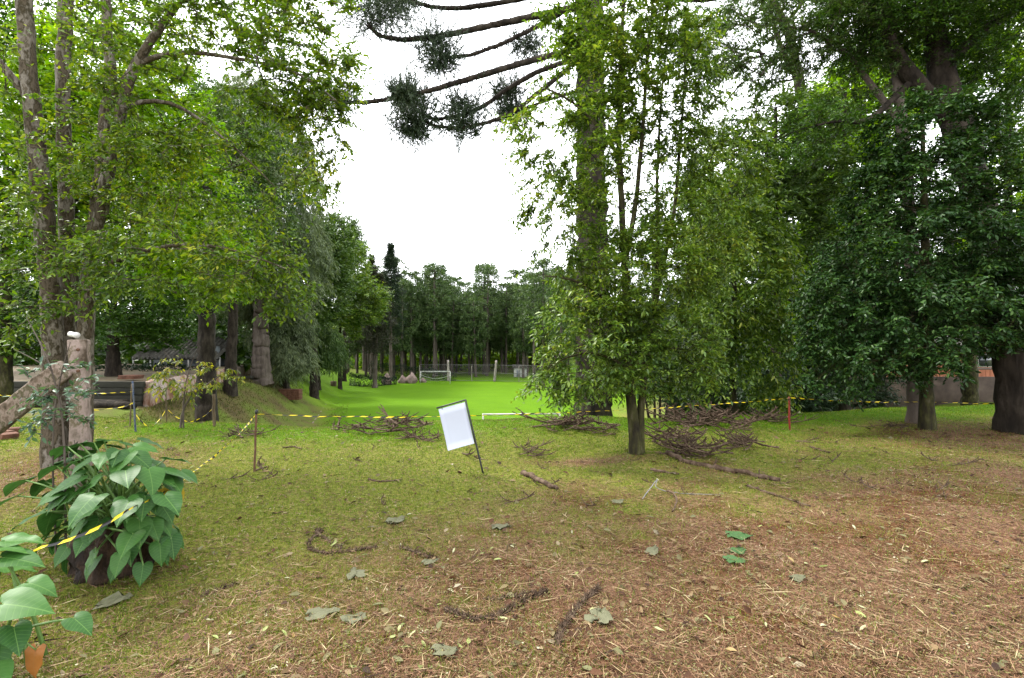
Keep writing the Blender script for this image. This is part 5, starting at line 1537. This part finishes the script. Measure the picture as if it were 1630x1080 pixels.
def shed():
    d = 50
    a = P(228, 566, d); b = P(362, 566, d)
    zf = -1.1
    root = empty('park_shed', ((a[0] + b[0]) / 2, d, zf), 'open shed with corrugated grey roof on white posts among the trees', 'shed')
    n = 5
    w = (b[0] - a[0]) / n
    zr0, zr1 = CAMZ + (540 - 569) / F * d, CAMZ + (540 - 541) / F * d + .25
    for k in range(n):
        m = MB()
        x0 = a[0] + w * k
        nn = 26
        v = []
        for i in range(nn + 1):
            t = i / nn
            x = x0 + w * t * 1.01
            rip = .11 * math.sin(t * 2 * math.pi * 4)
            v.append([x, d - 1.6, zr0 + rip]); v.append([x, d + 1.9, zr1 + rip])
        q = [[2 * i, 2 * i + 2, 2 * i + 3, 2 * i + 1] for i in range(nn)]
        m.add(v, None, q); o = m.build('roof_sheet', M['roof_sheet'], root, sm=True)
        so = o.modifiers.new('thick', 'SOLIDIFY'); so.thickness = .03
        o.location.z += .012 * (k % 2)
    for k in range(n + 1):
        x = a[0] + w * k
        if k in (3,): x += .3
        m = MB(); m.tube(np.array([[x, d - 1.3, zf - .2], [x, d - 1.3, zr0 + .05]]), .07, 8); m.build('post', M['white_paint'], root, sm=True)
    m = MB(); m.box(((a[0] + b[0]) / 2, d + 1.5, zf + 1.1), (b[0] - a[0], .12, 2.6)); m.build('back_wall', M['grey_wall'], root)
    m = MB(); m.box((b[0] - 1.2, d - .6, zf + 1.0), (1.6, .1, 2.0)); m.build('panel', M['grey_wall'], root)
    m = MB(); m.box(((a[0] + b[0]) / 2, d - 1.35, zr0 - .12), (b[0] - a[0], .10, .14)); m.build('beam', M['dark_board'], root)
shed()

# ------------------------------------------------------------------ right boundary wall and house behind it
def right_wall():
    d = 28.0
    xs = np.array([8.5, 60.0])
    root = empty('boundary_wall', (14, d, Hs(14, d)), 'low brown plastered wall behind the right hand trees', 'wall')
    bw, bh = 1.2, .42
    z0 = -2.6
    rng = rs(901)
    v = MB(); v.box(((xs[0] + xs[1]) / 2, d + .15, z0 + .95), (xs[1] - xs[0], .16, 2.35)); v.build('plaster', M['wall_block'], root)
    m = MB(); m.box(((xs[0] + xs[1]) / 2, d + .03, z0 + 6 * bh + .05), (xs[1] - xs[0], .34, .09), bev=.01); m.build('coping', M['wall_block'], root)
    hx, hy = P(1555, 575, 34)[0], 34
    hz = Hs(hx, hy)
    h = empty('plank_house', (hx, hy, hz), 'orange brown plank house showing above the boundary wall', 'house')
    zt = CAMZ + (540 - 556) / F * 34
    m = MB(); m.box((hx, hy + 2.1, (hz + zt) / 2), (9.0, 4.0, zt - hz)); m.build('wall', M['house_wood'], h)
    for k in range(30):
        m = MB(); m.box((hx - 4.45 + .307 * k, hy + .07, (hz + zt) / 2), (.28, .05, zt - hz), bev=.006); m.build('plank', M['house_wood'], h)
    m = MB(); m.add([[hx - 5, hy - .6, zt - .05], [hx + 5, hy - .6, zt - .05], [hx + 5, hy + 2.1, zt + 1.3], [hx - 5, hy + 2.1, zt + 1.3], [hx - 5, hy + 4.8, zt - .05], [hx + 5, hy + 4.8, zt - .05]], None, [[0, 1, 2, 3], [3, 2, 5, 4]])
    o = m.build('roof', M['roof_sheet'], h); so = o.modifiers.new('t', 'SOLIDIFY'); so.thickness = .08
    for kx in (-3.2, .6):
        w = MB(); w.box((hx + kx, hy + .03, zt - .75), (1.1, .06, .9)); f = w.build('window', M['white_paint'], h)
        f['_o'] = list(h['_o'])
        w = MB(); w.box((hx + kx, hy - .01, zt - .75), (.95, .03, .76)); p_ = w.build('pane', M['glass_dark'], h); p_.parent = f
M['glass_dark'] = plain_mat('glass_dark', (.02, .025, .03), rough=.08, spec=.6, var=.1)
right_wall()

# ------------------------------------------------------------------ fallen araucaria branches
def branch_mesh(seed, L, curl, subs, r=.022, spines=260, tuft=0):
    rng = rs(seed)
    m = MB()
    paths = []
    def path(p0, yaw, pitch, L, curl, n=14):
        q = [np.array(p0, float)]
        d = np.array([math.cos(yaw) * math.cos(pitch), math.sin(yaw) * math.cos(pitch), math.sin(pitch)])
        cu = rng.normal() * .05
        for i in range(n - 1):
            yaw2 = cu + rng.normal() * .06
            c, s = math.cos(yaw2), math.sin(yaw2)
            d = np.array([d[0] * c - d[1] * s, d[0] * s + d[1] * c, d[2] + curl / n * (1 + i / n) + rng.normal() * .03])
            d = d / np.linalg.norm(d)
            q.append(q[-1] + d * L / (n - 1))
        return np.array(q)
    main = path((0, 0, .02), 0, -.02, L, curl)
    main[:, 2] = np.maximum(main[:, 2], .012)
    paths.append((main, r))
    for k in range(subs):
        i = rng.randint(3, 13)
        q = path(main[i], rng.normal() * .7 + (math.pi if rng.rand() < .15 else 0), rng.uniform(.0, .7), L * rng.uniform(.3, .6), curl * rng.uniform(.8, 1.8))
        q[:, 2] = np.maximum(q[:, 2], .01)
        paths.append((q, r * .7))
    for q, rr in paths:
        m.tube(q, np.linspace(rr, rr * .45, len(q)) * (1 + .1 * rng.normal(size=len(q))), 6, rough=.12, rng=rng)
        if spines:
            n = int(spines * (1 if rr == r else .5))
            t = rng.rand(n) * (len(q) - 1.01); i = t.astype(int); f = (t - i)[:, None]
            p = q[i] * (1 - f) + q[i + 1] * f
            tg = unit(q[i + 1] - q[i])
            dd = unit(tg * .8 + rng.normal(size=p.shape) * .7)
            leaves(m, p, dd, rng.normal(size=p.shape), rng.uniform(.8, 1.9, n) * rr, .35, T3)
    me = m.data('branch')
    me.materials.append(M['dead_wood'])
    return me
BV = [branch_mesh(1000 + i, L, c, s, r) for i, (L, c, s, r) in enumerate([(1.2, .5, 3, .044), (1.0, .9, 3, .042), (1.4, .35, 4, .048), (.8, 1.2, 3, .042), (1.1, .25, 3, .046), (.9, .8, 4, .044)])]

def pile(label, cx, cy, wx, wy, n, seed, smin=.6, smax=1.1, lift=.22, height=1.0):
    rng = rs(seed)
    g = gp(cx, cy)
    root = empty('branch_pile', g, label, 'branches', 'heaps of fallen araucaria branches')
    n = int(n * 1.25)
    for k in range(n):
        a = rng.rand() * 6.28; rr = rng.rand() ** .7
        x = g[0] + math.cos(a) * rr * wx * 1.05 * g[1] / F; y = g[1] + math.sin(a) * rr * wy
        s = rng.uniform(smin, smax) * .66
        yaw = rng.normal() * .5 + (math.pi if rng.rand() < .5 else 0)
        me = BV[rng.randint(len(BV))]
        o = bpy.data.objects.new('branch', me); COL.objects.link(o); o.parent = root
        # keep the branch centred on its spot
        ox, oy = -math.cos(yaw) * .5 * s, -math.sin(yaw) * .5 * s
        z = Hs(x, y) + lift * rng.rand() * (1 - rr * .6)
        o.location = (x + ox - g[0], y + oy - g[1], z - g[2])
        o.rotation_euler = (rng.normal() * .12, rng.normal() * .07 - .03, yaw)
        o.scale = (s, s, s * .5 * height)
    return root
pile('long brown branch heap on the lip left of the white sign', 615, 683, 80, .55, 26, 1101, .5, .85, .16)
pile('curved branch bundle lying just left of the sign board', 660, 702, 38, .3, 8, 1102, .5, .75, .08)
pile('brown branch heap at the foot of the araucaria trunk', 915, 684, 62, .5, 22, 1103, .55, .95, .18)
pile('small branch heap right of the thin rusty stake', 395, 697, 30, .35, 7, 1104, .4, .65, .12)
pile('largest branch heap spread behind the slim leafy tree', 1120, 678, 80, .9, 40, 1105, .6, 1.1, .26)
pile('tangled branch heap beside the foot of the slim leafy tree', 1100, 722, 45, .5, 22, 1106, .5, .85, .22)
pile('upright bristly branch clump right of the slim tree', 1182, 714, 32, .3, 14, 1107, .4, .65, .12, 1.4)
pile('branch heap beside the red stake', 1225, 668, 40, .5, 12, 1108, .5, .8, .12)
pile('thin scatter of branches between the slim tree and sign', 850, 722, 26, .3, 6, 1109, .35, .6, .06)
pile('low branch heap right of the slim tree trunk', 1060, 698, 40, .4, 12, 1110, .5, .8, .1)
pile('sparse sticks lying on grass near the pale trunk', 1395, 680, 60, .3, 8, 1111, .4, .7, .04, .5)

def lone(name, label, pxs, r, seed, mat='dead_wood', spiny=0, lift=.0, cat='branch', group='single fallen branches'):
    rng = rs(seed)
    q = np.array([gp(a, b) for a, b in pxs])
    q[:, 2] += r * .7 + (np.array(lift) if np.ndim(lift) else lift)
    t = np.linspace(0, 1, len(q)); tt = np.linspace(0, 1, len(q) * 5)
    q = np.stack([np.interp(tt, t, q[:, i]) for i in range(3)], 1)
    for _ in range(4): q[1:-1] = .25 * q[:-2] + .5 * q[1:-1] + .25 * q[2:]
    q[1:-1] += rng.normal(size=(len(q) - 2, 3)) * r * .25
    m = MB(); m.tube(q, np.linspace(r, r * .6, len(q)) * (1 + .08 * rng.normal(size=len(q))), 8, rough=.08, rng=rng)
    if spiny:
        k = rng.randint(0, len(q) - 1, spiny); f = rng.rand(spiny)[:, None]
        p = q[k] * (1 - f) + q[k + 1] * f
        tg = unit(q[k + 1] - q[k])
        dd = unit(tg * .7 + rng.normal(size=p.shape) * .6 + np.array([0, 0, .15]))
        leaves(m, p, dd, rng.normal(size=p.shape), rng.uniform(.022, .046, spiny), .16, T4)
    o = m.build(name, M[mat], origin=q[0])
    tag(o, label, cat, group)
    return o
lone('fallen_log', 'long thin log lying right of the slim tree', [(1062, 724), (1090, 738), (1140, 748), (1190, 758), (1242, 768)], .036, 1201, cat='log')
lone('fallen_branch', 'stout dead branch lying alone below the slim tree', [(832, 756), (850, 764), (870, 774), (888, 782)], .034, 1202)
lone('fallen_branch', 'looped spiny dead branch on litter left of centre', [(545, 876), (520, 862), (500, 846), (515, 848), (492, 862), (490, 878), (520, 884), (560, 880), (600, 873)], .012, 1203, spiny=900)
lone('fallen_branch', 'straight spiny twig lying right of the looped branch', [(636, 872), (655, 880), (675, 886), (692, 890)], .010, 1204, spiny=300)
lone('fallen_branch', 'bristly curved frond in the centre foreground', [(708, 972), (730, 984), (765, 992), (795, 982), (830, 962), (868, 946)], .011, 1205, spiny=1400)
lone('fallen_branch', 'bristly upright frond right of the curved frond in the foreground', [(888, 1034), (892, 1012), (905, 990), (925, 966), (952, 940)], .012, 1206, spiny=1200)
lone('fallen_branch', 'thin bristly twig above the curved foreground frond', [(768, 956), (800, 958), (832, 950), (866, 944)], .007, 1207, spiny=500)
lone('fallen_branch', 'flat brown branch piece below the slim tree', [(1035, 750), (1058, 754), (1080, 758)], .022, 1208)
lone('fallen_branch', 'low stick lying right of the log end', [(1190, 776), (1215, 784), (1245, 794), (1290, 808)], .016, 1209)
lone('fallen_branch', 'short stick on the grass below the red stake', [(1266, 704), (1278, 705), (1294, 706)], .016, 1210)
lone('fallen_branch', 'short dark stick right of the bristly clump', [(1290, 713), (1305, 718), (1322, 722)], .016, 1211)
lone('fallen_branch', 'curved brown stick on the grass left of the sign', [(586, 764), (602, 768), (622, 768), (640, 764)], .012, 1212)
lone('fallen_branch', 'thin brown twig just left of the stick by the sign', [(450, 714), (468, 712), (480, 716)], .014, 1213)
lone('fallen_branch', 'dark twig lying near the heart leaved plant', [(320, 952), (345, 945), (372, 934)], .010, 1214, spiny=200)
lone('fallen_branch', 'short dead twig by the foot of the thin stake', [(405, 752), (415, 748), (425, 744)], .014, 1215)
lone('pale_stick', 'bent silvery stick with an upright fork on the brown litter', [(1022, 796), (1034, 788), (1048, 779), (1042, 784), (1060, 787), (1100, 790), (1146, 788)], .0055, 1216, 'silver_stick', lift=[0, .05, .12, .05, .02, .01, .0], group=None, cat='stick')
lone('fallen_branch', 'dark curled root piece under the silvery stick', [(1062, 788), (1074, 796), (1078, 806), (1070, 816)], .012, 1217, lift=[.03, .06, .03, 0])

# short broken bits of branch all over the middle ground
rng = rs(1250)
for k in range(46):
    g = gp(rng.uniform(330, 1560), 690 + 120 * rng.rand() ** 1.2)
    o = bpy.data.objects.new('broken_branch', BV[k % 6]); COL.objects.link(o)
    s = rng.uniform(.12, .28)
    o.location = (g[0], g[1], g[2] - .004); o.scale = (s, s, s * .7); o.rotation_euler = (0, 0, rng.normal() * .6 + (3.14 if k % 2 else 0))
    tag(o, 'small broken bit of dead branch lying on the grass', 'branch', 'broken branch bits')

# loose bricks by the brace post, red soil mound by the sign
for k, (px, py) in enumerate([(8, 694), (18, 690), (14, 699)]):
    g = gp(px, py)
    m = MB(); m.box((g[0], g[1], g[2] + .045), (.22, .11, .09), Euler((.1 * k, .05, .6 * k)).to_matrix(), bev=.006)
    o = m.build('loose_brick', M['red_brick'], origin=g); tag(o, ['orange brick at the left edge under the brace post', 'orange brick behind the two others at left edge', 'nearest orange brick at the left edge'][k], 'brick', 'loose bricks at the left edge')

# ------------------------------------------------------------------ withered and fallen leaves
def leaf_litter_mat(name, stops, rough=.7, spec=.2):
    m = leaf_mat(name, stops, rough=rough, trans=.12, tcol=(1, 1, 1), spec=spec, patch=2)
    return m
M['withered'] = leaf_litter_mat('withered', [(0, (.060, .058, .030)), (.5, (.105, .105, .060)), (1, (.16, .155, .10))])
M['fresh_cut'] = leaf_litter_mat('fresh_cut', [(0, (.035, .085, .028)), (1, (.065, .125, .042))], rough=.5)
M['fallen_leaf'] = leaf_litter_mat('fallen_leaf', [(0, (.10, .12, .03)), (.25, (.20, .23, .07)), (.5, (.27, .27, .13)), (.8, (.30, .285, .19)), (1, (.20, .12, .03))], rough=.5)
def crumpled(label, px, py, size, yaw, mat, seed, flatness=.3, group='withered big leaves'):
    rng = rs(seed)
    g = gp(px, py)
    src = HL[seed % 5]
    n = len(src.vertices)
    co = np.empty(n * 3, np.float32); src.vertices.foreach_get('co', co); co = co.reshape(-1, 3).astype(float)
    co[:, 2] = .03 + flatness * .20 * np.abs(vnoise(co[:, :2] + seed, .5, seed)) + .11 * vnoise(co[:, :2], .2, seed + 1)
    co[:, :2] += .11 * np.stack([vnoise(co[:, :2], .3, seed + 2), vnoise(co[:, :2], .3, seed + 5)], 1)
    co[:, 0] -= .4
    co *= size * .72
    c, s = math.cos(yaw), math.sin(yaw)
    xy = co[:, :2] @ np.array([[c, s], [-s, c]])
    z = H(xy[:, 0] + g[0], xy[:, 1] + g[1]) - g[2] + np.maximum(co[:, 2], .004) + .012
    q = np.empty(len(src.loops), np.int32); src.loops.foreach_get('vertex_index', q)
    me = mesh_np('withered_leaf', np.stack([xy[:, 0], xy[:, 1], z], 1), None, q.reshape(-1, 4), False)
    me.materials.append(M[mat])
    o = bpy.data.objects.new('withered_leaf', me); COL.objects.link(o); o.location = tuple(g)
    tag(o, label, 'leaf', group)
for i, a in enumerate([('large crumpled grey green leaf beside the foreground frond', 955, 985, .22, 1.2, 'withered', 0, .5),
          ('torn bright green leaf on the brown litter at right', 1178, 856, .26, -.2, 'fresh_cut', 1, .5),
          ('smaller bright green leaf just below the torn green leaf', 1176, 880, .18, .8, 'fresh_cut', 3, .4),
          ('dark green leaf lowest of the cut green leaves', 1172, 896, .20, .1, 'fresh_cut', 4, .2),
          ('withered grey leaf left of centre above the dry twigs', 565, 918, .20, 2.0, 'withered', 6, .6),
          ('withered leaf lying flat at the lower left of centre', 515, 982, .22, .4, 'withered', 7, .5),
          ('curled grey leaf right of the lower left withered leaf', 568, 990, .17, 1.0, 'withered', 8, .6),
          ('pale withered leaf near the straight spiny twig', 632, 832, .22, .9, 'withered', 9, .5),
          ('withered leaf in the middle of the litter below the sign', 798, 842, .20, .2, 'withered', 11, .5),
          ('small withered leaf next to the straight spiny twig', 686, 898, .15, .5, 'withered', 12, .5),
          ('withered leaf below the heart leaved plant', 185, 962, .24, .6, 'withered', 13, .4),
          ('dry leaf lying in the lower centre left of the frond', 710, 1042, .16, .3, 'withered', 14, .6),
          ('grey dry leaf left of the silvery stick', 985, 802, .16, .2, 'withered', 16, .5),
          ('crumpled leaf among needles right of the frond', 1040, 880, .16, .8, 'withered', 17, .5),
          ('small withered leaf right of the cut green leaves', 1272, 926, .14, .3, 'withered', 18, .6)]):
    crumpled(*a)

rng = rs(1300)
FL = []
for k in range(6):
    m = MB()
    u = np.linspace(0, 1, 7); w = (.13 + .03 * (k % 3)) * np.sin(np.pi * u ** .85) ** .9
    curl = rng.uniform(-.12, .16)
    v = []
    for i in range(7):
        z = .05 + curl * math.sin(u[i] * 3.1) * .8
        v += [[u[i] - .5, -w[i], z + .05], [u[i] - .5, 0, z], [u[i] - .5, w[i], z + .05 * rng.uniform(.2, 1.4)]]
    q = []
    for i in range(6): q += [[3 * i, 3 * i + 3, 3 * i + 4, 3 * i + 1], [3 * i + 1, 3 * i + 4, 3 * i + 5, 3 * i + 2]]
    m.add(v, None, q); me = m.data('fallen_leaf', True); me.materials.append(M['fallen_leaf']); FL.append(me)
def obj_random_mat(m):
    # colour of single fallen leaves differs by object
    nt = m.node_tree
    oi = nt.nodes.new('ShaderNodeObjectInfo')
    rp = [n for n in nt.nodes if n.type == 'VALTORGB'][0]
    nt.links.new(oi.outputs['Random'], rp.inputs['Fac'])
obj_random_mat(M['fallen_leaf'])
for k in range(170):
    py = 725 + 350 * rng.rand() ** .8
    px = rng.uniform(300, 1625)
    g = gp(px, py)
    o = bpy.data.objects.new('fallen_leaf', FL[k % 6]); COL.objects.link(o)
    s = rng.uniform(.026, .066)
    o.location = (g[0], g[1], g[2] + .012); o.scale = (s, s, s)
    o.rotation_euler = (rng.normal() * .25, rng.normal() * .25, rng.rand() * 6.28)
    tag(o, 'small pale leaf fallen on the litter', 'leaf', 'single fallen leaves')

# ------------------------------------------------------------------ ground cover: grass, needles, chips
def wedge(n, dmin, dmax, rng, power=1.0):
    u = rng.rand(n)
    d = dmin * (dmax / dmin) ** u if power == 1 else dmin + (dmax - dmin) * u
    x = rng.uniform(-1.12, 1.12, n) * d
    return x, d
def blade_mesh(name, n, rng, dmin, dmax, keep, hgt, wid, lean, mat, label, cat, tmpl=T3, flat=False, wr=None):
    x, d = wedge(n, dmin, dmax, rng)
    k = keep(x, d) > rng.rand(n)
    x, d = x[k], d[k]
    z = H(x, d)
    p = np.stack([x, d, z], 1)
    lod = np.maximum(1, d / 4.0)
    m = MB()
    if flat:
        a = rng.rand(len(x)) * 6.283
        dd = np.stack([np.cos(a), np.sin(a), rng.normal(size=len(x)) * lean], 1)
        nn = np.array([0, 0, 1.0]) + rng.normal(size=p.shape) * .35
        p[:, 2] += .008 + rng.rand(len(x)) * .012
        L = hgt * rng.uniform(.4, 1.5, len(x)) * lod ** .4
        leaves(m, p, dd, nn, L, wr, tmpl)
    else:
        dd = rng.normal(size=p.shape) * lean + np.array([0, 0, 1.0])
        p[:, 2] -= .004
        L = hgt * rng.uniform(.5, 1.4, len(x))
        W = wid * lod
        dd = unit(dd); nn = rng.normal(size=p.shape)
        s = unit(np.cross(nn, dd))
        v = np.stack([p - s * W[:, None] * .5, p + s * W[:, None] * .5, p + dd * L[:, None]], 1)
        m.add(v.reshape(-1, 3), np.arange(len(x) * 3).reshape(-1, 3))
    o = m.build(name, M[mat])
    tag(o, label, cat, kind='stuff')
    return o
M['grass'] = leaf_mat('grass', [(0, (.048, .092, .006)), (.42, (.105, .165, .013)), (.70, (.175, .21, .024)), (.88, (.25, .23, .06)), (1, (.33, .27, .13))], rough=.5, patch=1.0, trans=.35, spec=.15)
M['needles'] = leaf_mat('needles', [(0, (.035, .015, .007)), (.3, (.090, .042, .018)), (.6, (.165, .090, .050)), (.85, (.26, .165, .10)), (1, (.36, .28, .19))], rough=.7, patch=.8, trans=.05, tcol=(1, 1, 1), spec=.15)
M['chips'] = leaf_mat('chips', [(0, (.035, .018, .009)), (.35, (.11, .054, .024)), (.6, (.12, .12, .04)), (.85, (.17, .15, .07)), (1, (.36, .34, .24))], rough=.7, patch=3, trans=.08, tcol=(1, 1, 1), spec=.15)
M['straw'] = leaf_mat('straw', [(0, (.07, .036, .016)), (.5, (.20, .14, .07)), (1, (.36, .30, .17))], rough=.65, patch=2, trans=.05, tcol=(1, 1, 1), spec=.2)
rng = rs(1400)
lit = litter_amount
blade_mesh('grass_blades', 420000, rng, 1.7, 14.5, lambda x, d: np.clip(1.0 - .80 * lit(x, d), .22, 1), .034, .0042, .55, 'grass', 'short green and straw coloured grass over the near ground', 'grass')
blade_mesh('dry_needles', 230000, rng, 1.7, 10.5, lambda x, d: (.45 + .55 * lit(x, d)) * (.55 + .45 * smooth(-.25, .35, vnoise(np.stack([x, d], 1), 1.6, 44))), .055, 0, .10, 'needles', 'brown dry needles covering the near ground', 'needles', T3, True, .055)
blade_mesh('leaf_chips', 130000, rng, 1.7, 12.0, lambda x, d: .55 + .45 * lit(x, d), .0145, 0, .20, 'chips', 'small broken leaves and bark chips littering the ground', 'litter', T4, True, .5)
blade_mesh('straw_bits', 9000, rng, 1.7, 9.5, lambda x, d: .12 + .88 * lit(x, d), .12, 0, .06, 'straw', 'loose pale straws and stalks scattered over litter', 'straw', T4, True, .035)

M['lawn'] = leaf_mat('lawn', [(0, (.045, .110, .004)), (.5, (.085, .165, .006)), (.85, (.13, .20, .010)), (1, (.20, .21, .03))], rough=.5, patch=.8, trans=.4, spec=.12)
blade_mesh('lawn_blades', 190000, rng, 6.0, 15.5, lambda x, d: smooth(6.4, 8.6, d + .9 * vnoise(np.stack([x, d], 1), 1.8, 21)) * (1 - .75 * smooth(4.5, 7.5, x)) * np.clip(1 - lit(x, d), 0, 1), .032, .0045, .6, 'lawn', 'fresh bright green lawn along the lip above the field', 'grass')
def bank_cover():
    rng = rs(1500)
    n = 110000
    d = 13 + 47 * rng.rand(n) ** 1.3
    x = rng.uniform(-1.1, -.32, n) * d
    ax = x + .27 * (d - 33)
    k = (ax < -11.5 + rng.normal(size=n) * 1.0) & (x > -18.7 - (d - 26.5) * .305)
    x, d = x[k], d[k]
    p = np.stack([x, d, H(x, d) - .01], 1)
    m = MB()
    dd = rng.normal(size=p.shape) * .6 + np.array([0, 0, 1.])
    leaves(m, p, dd, rng.normal(size=p.shape), rng.uniform(.06, .20, len(p)), .24, T3)
    o = m.build('bank_grass', M['grass_dull'])
    tag(o, 'thin dull grass and dead leaves over the left bank', 'grass', kind='stuff')
M['grass_dull'] = leaf_mat('grass_dull', [(0, (.030, .045, .008)), (.4, (.060, .075, .012)), (.7, (.10, .085, .03)), (1, (.20, .17, .09))], rough=.6, patch=.35, trans=.25, spec=.1)
bank_cover()

M['scraps'] = leaf_mat('scraps', [(0, (.022, .011, .006)), (.35, (.075, .034, .016)), (.6, (.10, .10, .045)), (.8, (.15, .10, .05)), (1, (.24, .22, .15))], rough=.7, patch=3, trans=.08, tcol=(1, 1, 1), spec=.15)
blade_mesh('leaf_scraps', 3600, rng, 1.7, 10.5, lambda x, d: .45 + .55 * lit(x, d), .05, 0, .22, 'scraps', 'torn dry leaf scraps and bark flakes on the ground', 'litter', T6, True, .5)
M['twiglets'] = leaf_mat('twiglets', [(0, (.020, .011, .007)), (.6, (.058, .034, .02)), (1, (.14, .10, .06))], rough=.8, patch=3, trans=.0, spec=.1)
blade_mesh('twig_bits', 1500, rng, 1.7, 10.5, lambda x, d: .4 + .6 * lit(x, d), .16, 0, .08, 'twiglets', 'thin dark twigs strewn over the litter', 'twigs', T4, True, .04)
